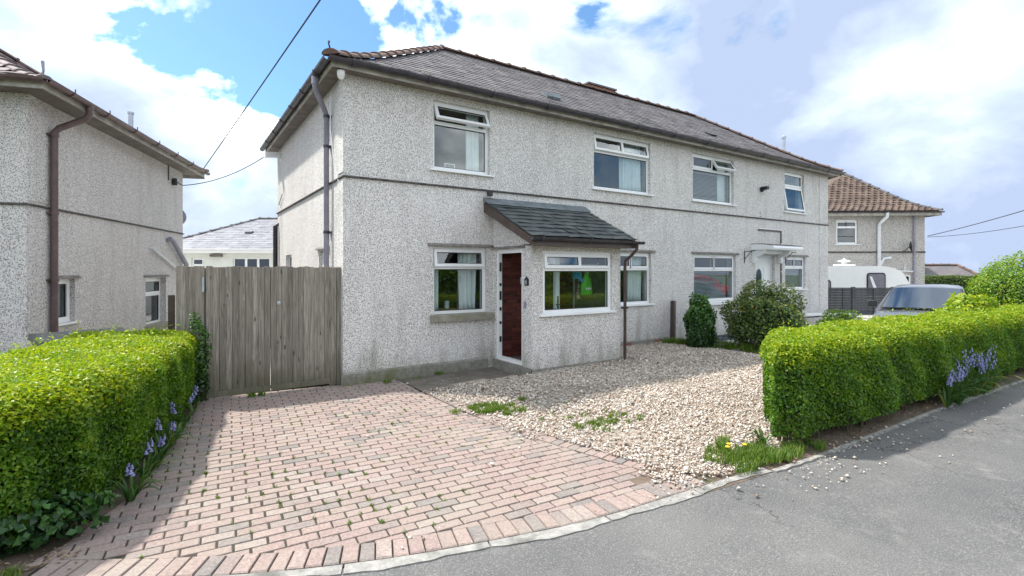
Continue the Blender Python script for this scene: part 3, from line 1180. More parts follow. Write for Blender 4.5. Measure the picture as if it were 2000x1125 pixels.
for i, (d, q, full, cx, cy) in enumerate(items):
    z_ = sag(cx, cy) * 0.5 + random.uniform(-0.0025, 0.0025)
    if i < 240:
        if full:
            link('brick', full_me, 'brick_o', drive, (cx, cy, z_), (random.gauss(0, 0.006), random.gauss(0, 0.006), ang + random.gauss(0, 0.006)))
        else:
            vv, fs = brick_prism(q, z_)
            MB().add(vv, fs).build('brick', 'brick_o', drive)
    else:
        vv, fs = brick_prism(q, z_)
        rest.add(vv, fs, random.random())
rest.build('brick_courses', 'brick_a', drive, rnd=True)['kind'] = 'stuff'

# ------------------------------------------------------------------ path under the wall, beds, neighbour's yard
sheet('path', [(0.84, -0.98), (2.66, -1.32), (2.66, 0.02), (0.84, 0.02)], 0.004, 'path')
sheet('passage', [(-2.3, 0.36), (0.0, 0.36), (0.0, 9.0), (-2.0, 9.0)], -0.02, 'yard')
sheet('flower_bed', [(-1.86, 0.3), (-2.02, -0.8), (-2.2, -1.8), (-2.42, -2.9), (-2.66, -3.45), (-2.86, -3.9), (-3.6, -3.5), (-6, -2.4), (-8, 1.0), (-4.2, 1.6)], -0.006, 'soil')
sheet('hedge_bed', [(2.6, -5.1), (2.5, -5.38), (4.0, -5.45), (9.0, -5.60), (14, -5.92), (20, -6.6), (20, -4.4), (9, -4.1), (7.3, -4.3), (4.0, -4.6), (3.1, -4.8)], 0.008, 'soil')
sheet('bounce_sheet', [(-8, 9.2), (9, 9.2), (18, 15), (16, 24), (-8, 26)], -0.03, 'yard')  # unseen sheet added to cut green bounce light on the bungalow wall
sheet('yard', [(7.35, -4.2), (20, -4.4), (40, -9), (40, 8), (15.06, 8), (15.06, 0.0), (7.35, 0.0)], -0.045, 'yard')

vp_ = [edge_pt(float(x)) for x in np.arange(1.0, 3.8, 0.2)]
sheet('verge', [tuple(a + n_ * 0.03) for a, n_, t_ in vp_] + [tuple(a + n_ * 0.75) for a, n_, t_ in vp_[::-1]], -0.004, 'soil')
# ------------------------------------------------------------------ gravel
GRAV = [(1.0, -1.0), (1.04, -2.4), (1.12, -3.45), (1.30, -4.35), (1.42, -4.9), (1.70, -5.20), (2.60, -5.30), (3.0, -5.25), (3.6, -4.8), (4.6, -4.65), (7.0, -4.6), (7.30, -2.2), (7.20, -0.6),
        (7.1, 0.0), (4.62, 0.0), (4.62, -1.2), (2.65, -1.2), (1.9, -1.02)]


def gz(x, y):
    x = np.asarray(x)
    y = np.asarray(y)
    t = np.clip((x - 1.1) / 1.8, 0, 1) * np.clip((y + 5.1) / 2.2, 0, 1)
    rut = 0.022 * np.sin(y * 2.3 + 0.5) * np.sin(x * 0.9) * np.clip((x - 1.2) / 1.0, 0, 1)
    return 0.012 + 0.10 * t + rut


gx, gy = np.meshgrid(np.arange(0.9, 7.5, 0.12), np.arange(-5.4, 0.2, 0.12))
nx, ny = gx.shape[1], gx.shape[0]
idx = np.arange(nx * ny).reshape(ny, nx)
Fq = np.stack([idx[:-1, :-1], idx[:-1, 1:], idx[1:, 1:], idx[1:, :-1]], -1).reshape(-1, 4)
cxm = (gx[:-1, :-1] + 0.06).ravel()
cym = (gy[:-1, :-1] + 0.06).ravel()
keep = in_poly(cxm, cym, GRAV) | ((dist_poly(cxm, cym, GRAV) < 0.14) & (cym > -5.1))
me = npmesh('gravel', np.stack([gx.ravel(), gy.ravel(), gz(gx.ravel(), gy.ravel()) - 0.012 - 0.03 * np.clip(1 - dist_poly(gx.ravel(), gy.ravel(), GRAV) / 0.2, 0, 1) * (gx.ravel() < 2.6)], 1), Fq[keep])
gravel = link('gravel', me, 'gravel_bed')
gravel['kind'] = 'structure'


def stones(px, py, pz, size):
    """low irregular pebbles (deformed octahedra)"""
    n = len(px)
    base = np.array([(1, 0, 0), (0, 1, 0), (-1, 0, 0), (0, -1, 0), (0, 0, 1), (0, 0, -1)], dtype=float)
    V = np.repeat(base[None], n, 0)
    V = V * RNG.uniform(0.7, 1.3, (n, 6, 1))
    V[:, :, 0] *= RNG.uniform(0.8, 1.5, (n, 1))
    V[:, :, 2] *= RNG.uniform(0.45, 0.8, (n, 1))
    a = RNG.uniform(0, 6.28, n)
    tl = RNG.normal(0, 0.35, n)
    x, y, z = V[:, :, 0].copy(), V[:, :, 1].copy(), V[:, :, 2].copy()
    x, z = x * np.cos(tl)[:, None] - z * np.sin(tl)[:, None], x * np.sin(tl)[:, None] + z * np.cos(tl)[:, None]
    V[:, :, 0] = x * np.cos(a)[:, None] - y * np.sin(a)[:, None]
    V[:, :, 1] = x * np.sin(a)[:, None] + y * np.cos(a)[:, None]
    V[:, :, 2] = z
    V *= size[:, None, None]
    V += np.stack([px, py, pz], 1)[:, None, :]
    f = np.array([(0, 1, 4), (1, 2, 4), (2, 3, 4), (3, 0, 4), (1, 0, 5), (2, 1, 5), (3, 2, 5), (0, 3, 5)])
    F = (np.arange(n)[:, None, None] * 6 + f[None]).reshape(-1, 3)
    return V.reshape(-1, 3), F, np.repeat(RNG.uniform(0, 1, n), 8)


NS = 105000
px = RNG.uniform(0.95, 7.4, NS)
py = RNG.uniform(-5.3, 0.02, NS)
k = in_poly(px, py, GRAV)
px, py = px[k], py[k]
# bare worn patches in the wheel track
w_ = np.sin(px * 2.1 + py * 1.3) * np.sin(px * 1.1 - py * 2.2)
k = (w_ < 0.72) | (RNG.uniform(0, 1, len(px)) < 0.45)
px, py = px[k], py[k]
# spilled over the border
ex = RNG.normal(1.02, 0.10, 900)
ey = RNG.uniform(-3.6, -0.95, 900)
px, py = np.concatenate([px, ex]), np.concatenate([py, ey])
sz = np.clip(RNG.lognormal(math.log(0.0090), 0.42, len(px)), 0.004, 0.026)
pz = gz(px, py) + sz * RNG.uniform(-0.2, 0.6, len(px))
Vs, Fs, Rs = stones(px, py, pz, sz)
link('stones', npmesh('stones', Vs, Fs, Rs), 'stone', gravel)['kind'] = 'stuff'

# loose stones lying on road and bricks
sx, sy = [], []
for (cx, cy, rx, ry, n) in ((2.6, -5.68, 0.35, 0.14, 60), (3.3, -5.50, 0.8, 0.06, 80), (1.6, -5.15, 0.35, 0.10, 120), (1.36, -4.92, 0.09, 0.09, 220), (0.2, -3.0, 1.2, 1.6, 60), (1.0, -6.3, 1.8, 0.7, 28), (5, -5.7, 1.6, 0.2, 60), (1.5, -0.75, 0.5, 0.25, 26)):
    sx += list(RNG.normal(cx, rx, n))
    sy += list(RNG.normal(cy, ry, n))
sx, sy = np.array(sx), np.array(sy)
k = (sy < -0.1)
sx, sy = sx[k], sy[k]
sz = np.clip(RNG.lognormal(math.log(0.010), 0.35, len(sx)), 0.005, 0.022)
Vs, Fs, Rs = stones(sx, sy, 0.012 + sz * 0.25, sz)
tag(link('loose_stones', npmesh('loose_stones', Vs, Fs, Rs), 'stone'), 'loose gravel stones scattered over the road edge and bricks', 'gravel', kind='stuff')
# ------------------------------------------------------------------ main house: a hipped pair of semis
LEN, DEP, WT = 15.06, 6.07, 4.74
house = thing('semi_detached_house', 'long grey pebbledashed pair of semis with hipped slate roof and lean-to porch', 'house')
UP = dict(z0=3.46, z1=4.60)
GR = dict(z0=1.00, z1=2.15)
OPEN = [(1.47, 2.58, 3.46, 4.62), (5.10, 6.82, 3.46, 4.62), (8.34, 10.02, 3.46, 4.62), (12.52, 13.62, 3.46, 4.62),
        (1.47, 2.52, 1.00, 2.15), (5.62, 6.85, 1.00, 2.15), (8.38, 10.12, 0.98, 2.15), (12.55, 13.70, 1.20, 2.15), (11.02, 12.0, 0.08, 2.17)]
mb = MB()
wall_panel(mb, LEN, -0.1, WT, 0.26, OPEN)
# left side wall (outer face x = 0), seen from outside its local x runs from back to front
ML = Matrix.Translation((0, DEP, 0)) @ Matrix.Rotation(R(-90), 4, 'Z')
SIDE_OPEN = [(DEP - 1.62, DEP - 0.98, 1.12, 2.10), (DEP - 4.9, DEP - 4.2, 1.2, 2.1)]
wall_panel(mb, DEP - 0.262, -0.1, WT, 0.26, SIDE_OPEN, M4=ML)
mb.box(LEN - 0.26, LEN, 0.265, DEP - 0.005, -0.1, WT)
mb.box(0.265, LEN - 0.265, DEP - 0.26, DEP, -0.1, WT)
wall = mb.build('wall', 'dash', house)
# rooms
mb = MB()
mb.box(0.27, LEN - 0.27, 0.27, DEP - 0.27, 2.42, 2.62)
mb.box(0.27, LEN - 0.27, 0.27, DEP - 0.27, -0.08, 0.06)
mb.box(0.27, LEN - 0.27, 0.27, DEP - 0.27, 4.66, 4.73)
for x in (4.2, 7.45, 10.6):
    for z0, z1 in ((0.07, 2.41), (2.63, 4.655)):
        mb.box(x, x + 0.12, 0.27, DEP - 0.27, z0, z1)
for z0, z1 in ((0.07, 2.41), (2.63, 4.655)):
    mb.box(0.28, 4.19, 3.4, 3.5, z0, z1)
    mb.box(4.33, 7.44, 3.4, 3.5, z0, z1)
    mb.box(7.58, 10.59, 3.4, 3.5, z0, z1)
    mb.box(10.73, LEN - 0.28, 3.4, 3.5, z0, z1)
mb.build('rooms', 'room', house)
# string course: drip moulding round front and left side
for nm, (xa, xb) in (('string_course', (0.0, 7.55)), ('string_course', (7.553, LEN + 0.03))):
    MB().prism([(0.0, 3.165), (-0.034, 3.168), (-0.033, 3.186), (0.0, 3.20)], 'x', xa, xb).build(nm, 'string', house)
MB().prism([(0.0, 3.165), (-0.034, 3.168), (-0.033, 3.186), (0.0, 3.20)], 'y', -0.033, DEP).build('string_course', 'string', house)
# corner bands, slightly proud
MB().box(-0.014, -0.001, 0.0, 0.30, 0.0, 3.15).box(-0.014, -0.001, 0.0, 0.30, 3.25, WT - 0.02).build('corner_band', 'dash', house)
MB().box(14.52, LEN + 0.014, -0.012, -0.001, 0.0, 3.15).box(14.52, LEN + 0.014, -0.012, -0.001, 3.25, WT - 0.02).build('corner_band', 'dash', house)
# plinth
mb = MB()
mb.prism([(0.0, -0.1), (-0.022, -0.1), (-0.020, 0.165), (0.0, 0.195)], 'x', -0.02, 2.53)
mb.build('plinth', 'plinth', house)
MB().prism([(0.0, -0.1), (-0.022, -0.1), (-0.020, 0.175), (0.0, 0.20)], 'x', 4.75, 7.42).build('plinth', 'plinth', house)
M['plinth_dark'] = plain('painted_plinth', (0.06, 0.065, 0.085), 0.7, 0, 0.2, 5)
MB().box(7.45, LEN + 0.02, -0.022, -0.001, -0.1, 0.10).build('plinth', 'plinth_dark', house)
for x in (5.95, 6.93):
    MB().box(x, x + 0.22, -0.028, -0.003, 0.10, 0.17).build('air_brick', 'chimney_brick', house)

# --- windows of the front
H1 = 1.16
make_window(house, (1.47, 0, 3.46), 0, 1.11, H1, 0.80, [(0.055, 1.055, 27)], label='bedroom window with wide top light propped open')
make_window(house, (5.10, 0, 3.46), 0, 1.72, H1, 0.80, [(0.055, 0.86, 10), (0.86, 1.665, 11)], label='wide bedroom window with two slightly open top lights')
make_window(house, (8.34, 0, 3.46), 0, 1.68, H1, 0.80, [(0.055, 0.84, 0), (0.84, 1.625, 33)], label='bedroom window with one top light swung wide open')
make_window(house, (12.52, 0, 3.46), 0, 1.10, H1, 0.74, [(0.055, 1.045, 0)], low_open=9, label='narrow end window with lower sash ajar')
make_window(house, (1.47, 0, 1.00), 0, 1.05, 1.15, 0.80, [(0.055, 0.995, 7)], sill='stone', ledge=True, label='ground floor window over a stone sill left of the porch')
make_window(house, (5.62, 0, 1.00), 0, 1.23, 1.15, 0.78, [(0.055, 0.615, 0), (0.615, 1.175, 0)], ledge=True)
make_window(house, (8.38, 0, 0.98), 0, 1.74, 1.17, 0.78, [(0.055, 0.87, 0), (0.87, 1.685, 0)], sill='deep', ledge=True)
make_window(house, (12.55, 0, 1.20), 0, 1.15, 0.95, 0.62, [(0.055, 0.575, 0), (0.575, 1.095, 0)], ledge=True)
# side windows
make_window(house, (0, 1.62, 1.12), R(-90), 0.64, 0.98, 0.66, [(0.055, 0.585, 0)], ledge=True)
make_window(house, (0, 4.9, 1.2), R(-90), 0.70, 0.9, None, [])

# --- neighbour's front door, canopy and cable trunking
d0 = MB()
d0.box(0, 0.06, 0.09, 0.16, 0, 2.09)
d0.box(0.92, 0.98, 0.09, 0.16, 0, 2.09)
d0.box(0.06, 0.92, 0.09, 0.16, 2.03, 2.09)
door = d0.build('front_door', 'upvc', house, (11.02, 0, 0.08))
door['label'] = 'white panelled front door with arched glass light'
d1 = MB().box(0.062, 0.918, 0.105, 0.15, 0.0, 2.028)
arch = [(0.19, 0.78), (0.46, 0.78), (0.46, 1.55), (0.42, 1.66), (0.325, 1.72), (0.23, 1.66), (0.19, 1.55)]
d1.build('door_leaf', 'upvc', door)
MB().prism([(0.325 + (x - 0.325) * 1.16, 1.25 + (z - 1.25) * 1.06) for x, z in arch], 'y', 0.092, 0.1045).build('glass_surround', 'upvc', door)
MB().prism(arch, 'y', 0.086, 0.0915).build('door_glass', 'glass_dark', door)
MB().box(0.56, 0.84, 0.094, 0.1045, 0.85, 1.75).box(0.12, 0.84, 0.094, 0.1045, 0.16, 0.62).build('door_panel', 'upvc', door)
MB().tube([(0.86, 0.07, 1.02), (0.78, 0.07, 1.02)], 0.012, 6).box(0.845, 0.875, 0.085, 0.1045, 0.92, 1.14).build('door_handle', 'grey_metal', door)
cn = MB().prism([(-0.62, 2.30), (-0.64, 2.345), (-0.60, 2.40), (-0.30, 2.445), (-0.005, 2.45), (-0.005, 2.30)], 'x', 10.80, 12.30).build('door_canopy', 'upvc', house)
MB().prism([(-0.60, 2.403), (-0.30, 2.449), (-0.004, 2.454), (-0.004, 2.472), (-0.32, 2.465), (-0.61, 2.418)], 'x', 10.81, 12.29).build('canopy_cover', 'ledge', cn)
MB().box(10.95, 12.15, -0.18, -0.005, 2.20, 2.296).build('canopy_board', 'upvc', cn)
for x in (10.86, 12.12):
    MB().prism([(-0.005, 1.95), (-0.09, 1.95), (-0.12, 2.02), (-0.10, 2.10), (-0.32, 2.20), (-0.36, 2.298), (-0.005, 2.298)], 'x', x, x + 0.10).build('corbel', 'upvc', cn)
MB().box(11.14, 12.33, -0.022, -0.002, 2.84, 2.885).box(12.285, 12.33, -0.022, -0.002, 0.9, 2.838).build('wall_scar', 'brown', house)
MB().box(11.20, 12.36, -0.016, -0.002, 2.892, 2.912).build('render_bead', 'upvc', house)
for z_ in (2.5, 1.7, 1.2):
    MB().box(12.27, 12.345, -0.028, -0.0225, z_, z_ + 0.02).build('clip', 'upvc', house)
# hanging basket brackets either side of the door
for x in (10.50, 12.55):
    MB().tube([(x, -0.012, 1.95), (x, -0.012, 2.28)], 0.011, 5).tube([(x, -0.012, 2.24), (x + 0.02, -0.30, 2.27)], 0.010, 5).tube([(x, -0.012, 2.05), (x + 0.01, -0.20, 2.25)], 0.009, 5).build('basket_bracket', 'black', house)
# lamp heads and little fittings
fl = MB().lathe([(0.05, 0), (0.075, 0.01), (0.075, 0.05), (0.03, 0.06)], n=10).build('floodlight', 'black', house, (11.30, -0.002, 3.98), (R(90), 0, 0))
MB().box(-0.055, 0.055, -0.20, -0.07, -0.03, 0.07).tube([(0, -0.05, 0), (0, -0.09, 0.03)], 0.02, 6).build('lamp_head', 'black', fl, (0.0, 0.0, 0.0), (R(-90), 0, R(10)))
MB().bbox(2.50, 2.585, -0.10, -0.036, 3.075, 3.15).build('vent_box', 'black', house)
for z_ in (3.34, 3.28, 3.22):
    MB().box(11.24, 11.275, -0.008, -0.001, z_, z_ + 0.025).build('filled_hole', 'ledge', house)

# --- roof: flared hips; section of the front slope (distance from wall, height)
PROF = [(-0.29, 4.835), (-0.15, 4.905), (0.15, 5.05), (0.5, 5.25), (1.0, 5.575), (3.035, 6.95)]
RX0, RX1 = 3.035, 12.45
RK = (LEN - RX1) / 3.035
roof = MB()


def hipx(y):
    return (y, LEN - y * RK if y > 0 else LEN - y)


for i in range(len(PROF) - 1):
    (ya, za), (yb, zb) = PROF[i], PROF[i + 1]
    a0, a1 = hipx(ya)
    b0, b1 = hipx(yb)
    e = -0.012
    roof.quad((a0, ya, za + e), (a1, ya, za + e), (b1, yb, zb + e), (b0, yb, zb + e))
    roof.quad((a1, DEP - ya, za + e), (a0, DEP - ya, za + e), (b0, DEP - yb, zb + e), (b1, DEP - yb, zb + e))
    roof.quad((a0, DEP - ya, za + e), (a0, ya, za + e), (b0, yb, zb + e), (b0, DEP - yb, zb + e))
    roof.quad((a1, ya, za + e), (a1, DEP - ya, za + e), (b1, DEP - yb, zb + e), (b1, yb, zb + e))
roof_o = roof.build('roof', 'slate_a', house, rnd=True)
tiles = []
tile_slope(PROF, hipx, 0.185, 0.26, 0.009, lambda V, r_, c: tiles.append((V, r_, c)), 0.0025)
slate_set(roof_o, 'slate', 'slate_o', 'slate_a', tiles, 300, lambda t: (Vector(t[0][4]) - Vector((-2.11, -7.78, 1.75))).length)
hipL = [(p[0] + 0.0, p[0], p[1] + 0.03) for p in PROF]
hipL[0] = (-0.28, -0.28, 4.875)
ridge_tiles(roof_o, 'hip_tile', hipL, 'ridge', 0.36, 0.125)
ridge_tiles(roof_o, 'hip_tile', [(hipx(p[0])[1], p[0], p[1] + 0.03) for p in PROF], 'ridge', 0.40, 0.125)
ridge_tiles(roof_o, 'ridge_tile', [(RX0, 3.035, 6.975), (RX1, 3.035, 6.975)], 'ridge', 0.45, 0.13)
MB().tube([(-0.27, -0.27, 4.95), (-0.30, -0.30, 5.01), (-0.29, -0.29, 5.04)], [0.012, 0.012, 0.02], 6).build('hip_iron', 'black', roof_o)
# chimney stump, low vents, flue
MB().box(7.72, 8.78, 3.05, 3.55, 6.75, 7.10).build('chimney', 'chimney_brick', roof_o)
MB().box(7.68, 8.82, 3.01, 3.59, 7.105, 7.15).build('chimney_cap', 'slate_a', roof_o, rnd=True)
M['lead'] = plain('lead_grey', (0.20, 0.23, 0.25), 0.5, 0.3, 0.2, 6)
sl = math.atan2(6.95 - 5.575, 2.035)
v1 = MB().prism([(-0.14, 0.0), (-0.14, 0.05), (-0.05, 0.10), (0.16, 0.03), (0.16, 0.0)], 'x', -0.18, 0.18).build('roof_vent', 'lead', roof_o, (4.62, 0.85, 5.50), (sl, 0, 0))
MB().prism([(-0.10, 0.0), (-0.10, 0.04), (0.14, 0.02), (0.14, 0.0)], 'x', -0.15, 0.15).build('roof_vent', 'black', roof_o, (10.4, 0.95, 5.57), (sl, 0, 0))
MB().tube([(14.35, 1.0, 5.2), (14.35, 1.0, 6.05)], 0.055, 8).lathe([(0.075, 0), (0.075, 0.06), (0.03, 0.09)], (14.35, 1.0, 6.05), 8).build('flue_pipe', 'grey_metal', roof_o)
# eaves
e = MB()
OV = 0.22
e.box(-OV, LEN + OV, -OV - 0.025, -OV, 4.72, 4.80)
e.box(-OV - 0.025, -OV - 0.0005, -OV - 0.025, DEP + OV + 0.025, 4.72, 4.80)
e.box(LEN + OV + 0.0005, LEN + OV + 0.025, -OV - 0.025, DEP + OV + 0.025, 4.72, 4.80)
e.box(-OV, LEN + OV, DEP + OV, DEP + OV + 0.025, 4.72, 4.80)
e.build('fascia', 'fascia', house)
e = MB()
e.box(-OV, LEN + OV, -OV, -0.003, 4.736, 4.752)
e.box(-OV, -0.003, -0.003, DEP + OV, 4.734, 4.750)
e.box(LEN + 0.003, LEN + OV, -0.003, DEP + OV, 4.734, 4.750)
e.build('soffit', 'soffit', house)
GO, GZ = -0.31, 4.825
g = MB()
gutter_profile(g, (LEN + 0.30, GO, GZ), (-0.30, GO, GZ))
gf = g.build('gutter', 'gutter', house)
g = MB()
gutter_profile(g, (GO, -0.30, GZ), (GO, DEP + 0.30, GZ))
gs = g.build('gutter', 'gutter', house)


def union(parent, a, axis, r=0.066, w=0.035, mat='gutter'):
    mb = MB()
    for k in range(8):
        t0, t1 = math.pi * k / 8, math.pi * (k + 1) / 8
        q = []
        for (t, rr) in ((t0, r), (t1, r), (t1, r + 0.008), (t0, r + 0.008)):
            q.append((math.cos(t) * rr, -math.sin(t) * rr))
        mb.prism(q, axis, -w / 2, w / 2)
    if axis == 'x':
        mb.box(-0.006, 0.006, -0.075, -0.062, -0.01, 0.045)
    return mb.build('gutter_bracket', mat, parent, a)


for i in range(13):
    union(gf, (0.05 + i * 1.2, GO, GZ), 'x')
for i in range(6):
    union(gs, (GO, 0.35 + i * 1.0, GZ), 'y')
# downpipe on the left side, with swan neck
dp = MB().tube([(-0.31, 0.50, 4.78), (-0.31, 0.50, 4.63), (-0.28, 0.53, 4.55), (-0.12, 0.72, 4.36), (-0.075, 0.76, 4.28), (-0.075, 0.76, 0.05)], 0.042, 10).build('downpipe', 'pipe_grey', house, smooth=True)
MB().lathe([(0.055, 0), (0.055, 0.12)], (-0.31, 0.50, 4.66), 10).build('outlet', 'pipe_grey', dp)
for z_ in (3.75, 2.35, 1.1, 4.24):
    MB().lathe([(0.052, 0), (0.052, 0.045)], (-0.075, 0.76, z_), 10).box(-0.06, -0.002, 0.69, 0.83, z_ + 0.01, z_ + 0.035).build('pipe_clip', 'gutter', dp)
# second, pale cable pipe behind the corner, black soil pipe at the far end, side vents
MB().tube([(-0.05, 0.60, 4.55), (-0.05, 0.60, 4.0), (-0.04, 0.40, 3.4), (-0.02, 0.22, 3.12)], 0.010, 6).build('white_cable', 'white_pipe', house)
MB().tube([(-0.07, 5.92, 0.0), (-0.07, 5.92, 2.85), (0.02, 5.92, 2.9)], 0.055, 8).build('soil_pipe', 'black', house)
MB().tube([(-0.03, 5.2, 3.55), (-0.03, 5.7, 3.35)], 0.008, 5).build('white_cable', 'cable', house)
cam_o = MB().lathe([(0.06, 0), (0.06, 0.05), (0.05, 0.10), (0.02, 0.13)], n=12).build('security_camera', 'upvc', house, (-0.08, -0.14, 4.712), (R(180), 0, 0), True)
MB().lathe([(0.028, 0), (0.028, 0.03)], (0.03, 0, 0.075), 10).build('camera_lens', 'black', cam_o)
cam_e = MB().prism([(0, 0), (0.42, 0.06), (0.42, 0.17), (0, 0.13)], 'y', -0.07, 0.07).build('security_light', 'upvc', house, (-0.36, 5.6, 4.46), (0, 0, R(8)))
MB().box(0.36, 0.40, -0.04, 0.04, -0.06, 0.05).build('light_bracket', 'upvc', cam_e)

# ------------------------------------------------------------------ lean-to porch (part of the house)
PX0, PX1, PY = 2.65, 4.64, -1.20
MP = Matrix.Translation((PX0, 0, 0)) @ Matrix.Rotation(R(-90), 4, 'Z')
mb = MB()
wall_panel(mb, 1.20 - 0.002, -0.05, 2.20, 0.14, [(0.08, 0.92, 0.17, 2.11)], M4=MP)
mb.prism([(-0.002, 2.20), (-1.20, 2.20), (-1.20, 2.295), (-0.002, 2.86)], 'x', PX0, PX0 + 0.14)
wall_panel(mb, PX1 - PX0 - 0.282, -0.05, 2.295, 0.14, [(0.075, 1.63, 1.03, 2.07)], PX0 + 0.141, PY)
mb.prism([(-0.002, -0.05), (-1.20, -0.05), (-1.20, 2.295), (-0.002, 2.86)], 'x', PX1 - 0.14, PX1)
mb.build('porch_wall', 'dash', house)
MB().box(PX0 + 0.142, PX1 - 0.142, PY + 0.142, -0.115, 0.10, 0.16).build('porch_floor', 'carpet', house)
MB().box(PX0 - 0.022, PX0 - 0.001, PY - 0.022, -0.03, -0.05, 0.165).box(PX0 - 0.022, PX1 + 0.022, PY - 0.024, PY - 0.001, -0.05, 0.15).build('porch_plinth', 'plinth', house)
M['lining'] = plain('porch_lining', (0.10, 0.11, 0.085), 0.8, 0, 0.15, 4)  # dark greenish tint imitates the hedge reflected in the porch window
MB().box(PX1 - 0.152, PX1 - 0.141, PY + 0.142, -0.108, 0.165, 2.30).build('porch_lining', 'lining', house)
# dark red painted brick inside the porch
inner = MB().box(PX0 + 0.142, PX1 - 0.142, -0.040, -0.004, 0.165, 2.80).build('porch_inner_wall', 'room_dark', house)
bm_ = MB().bbox(0, 0.215, -0.1, -0.041, 0, 0.065, 0.004).mesh('brick')
zc, rw = 0.17, 0
while zc < 2.65:
    x = PX0 + 0.150 - (0.112 if rw % 2 else 0)
    while x < PX1 - 0.16:
        if x >= PX0 + 0.145 and x + 0.215 < PX1 - 0.142:
            link('brick', bm_, 'red_brick', inner, (x, random.uniform(-0.003, 0.003) + 0.045, zc))
        elif x < PX0 + 0.145:
            link('brick', MB().bbox(0.112, 0.215, -0.1, -0.041, 0, 0.065, 0.004).mesh('brick'), 'red_brick', inner, (x, 0.045, zc))
        x += 0.225
    zc += 0.075
    rw += 1
# door frame in the porch side, standing open
df = MB()
df.box(0, 0.062, 0.03, 0.10, 0, 1.94)
df.box(0.778, 0.84, 0.03, 0.10, 0, 1.94)
df.box(0.062, 0.778, 0.03, 0.10, 1.878, 1.94)
df.box(0.062, 0.778, 0.02, 0.10, 0, 0.055)
pf = df.build('porch_door_frame', 'upvc', house, (PX0, -0.08, 0.17), (0, 0, R(-90)))
for z_, hh in ((0.30, 0.10), (0.62, 0.05), (0.86, 0.06), (1.05, 0.16), (1.30, 0.05), (1.56, 0.16)):
    MB().box(0.0625, 0.070, 0.045, 0.085, z_, z_ + hh).build('lock_keep', 'black', pf)
MB().prism([(-0.001, 1.955), (-0.035, 1.957), (-0.032, 1.972), (-0.001, 1.995)], 'x', -0.06, 0.93).build('drip_ledge', 'ledge', pf)
lf = MB()
lf.box(0, 0.10, 0, 0.06, 0, 1.86)
lf.box(0.64, 0.74, 0, 0.06, 0, 1.86)
lf.box(0.10, 0.64, 0, 0.06, 0, 0.14)
lf.box(0.10, 0.64, 0, 0.06, 1.76, 1.86)
leaf = lf.build('porch_door', 'upvc', house, (PX0 + 0.16, -0.93, 0.20), (0, 0, R(10)))
leaf['label'] = 'white glazed porch door standing open inside the porch'
MB().box(0.098, 0.642, 0.026, 0.033, 0.138, 1.762).build('pane', 'glass', leaf)
MB().tube([(0.69, -0.035, 0.95), (0.61, -0.035, 0.95)], 0.011, 6).box(0.675, 0.705, -0.012, -0.001, 0.86, 1.10).tube([(0.69, -0.035, 0.95), (0.69, -0.005, 0.95)], 0.011, 6).build('door_handle', 'black', leaf)
make_window(house, (PX0 + 0.216, PY, 1.03), 0, 1.555, 1.04, 0.74, [(0.055, 0.80, 7), (0.80, 1.50, 3)], recess=0.03, label='porch window with two small top lights', fr=0.06)
# house-shaped plaque and doorbell beside the door
pq = MB().prism([(-0.05, 0), (0.05, 0), (0.05, 0.10), (0, 0.15), (-0.05, 0.10)], 'y', -0.02, 0).build('house_plaque', 'black', house, (PX0, -1.06, 1.50), (0, 0, R(-90)))
MB().box(-0.022, 0.022, -0.026, -0.0205, 0.02, 0.09).build('plaque_face', 'grey_metal', pq)
MB().bbox(-0.022, 0.022, -0.025, 0, 0, 0.11, 0.004).build('doorbell', 'pipe_grey', house, (PX0, -1.02, 1.13), (0, 0, R(-90)))
# porch roof
PT = 2.99
PPR = [(-1.46, 2.285), (0.0, PT)]
pr = MB()
pr.add([(2.47, -1.44, 2.255), (4.80, -1.44, 2.255), (4.80, -0.003, PT - 0.03), (2.47, -0.003, PT - 0.03), (2.47, -1.44, 2.275), (4.80, -1.44, 2.275), (4.80, -0.003, PT - 0.01), (2.47, -0.003, PT - 0.01)], BOXF)
pro = pr.build('porch_roof', 'room_dark', house)
tiles = []
tile_slope(PPR, lambda y: (2.455, 4.82), 0.185, 0.25, 0.008, lambda V, r_, c: tiles.append((V, r_, c)), 0.006)
slate_set(pro, 'slate', 'pslate', 'pslate', tiles, 300, lambda t: t[2])
MB().prism([(-0.003, PT - 0.005), (-0.003, PT + 0.06), (-0.02, PT + 0.06), (-0.20, PT - 0.055), (-0.20, PT - 0.072)], 'x', 2.44, 4.84).build('lead_flashing', 'lead', pro)
for x in (2.462, 4.785):
    MB().prism([(-1.47, 2.14), (-1.47, 2.262), (-0.004, PT - 0.035), (-0.004, PT - 0.20)], 'x', x - 0.012, x + 0.012).build('bargeboard', 'brown', pro)
MB().box(2.476, 4.77, -1.455, -1.43, 2.14, 2.252).build('fascia', 'brown', pro)
MB().box(2.476, 4.77, -1.428, PY - 0.003, 2.145, 2.165).build('soffit', 'brown', pro)
g = MB()
gutter_profile(g, (4.90, -1.515, 2.262), (2.42, -1.515, 2.262), 0.05)
pg = g.build('porch_gutter', 'gutter', house)
for x in (2.6, 3.6, 4.6):
    union(pg, (x, -1.515, 2.262), 'x', 0.054)
pd = MB().tube([(4.74, -1.515, 2.24), (4.74, -1.50, 2.12), (4.72, -1.40, 2.02), (4.70, -1.27, 1.93), (4.70, -1.255, 1.85), (4.70, -1.255, 0.06)], 0.028, 8).build('porch_downpipe', 'brown', house, smooth=True)
MB().box(4.655, 4.745, -1.296, -1.205, 1.05, 1.09).build('pipe_clip', 'brown', pd)

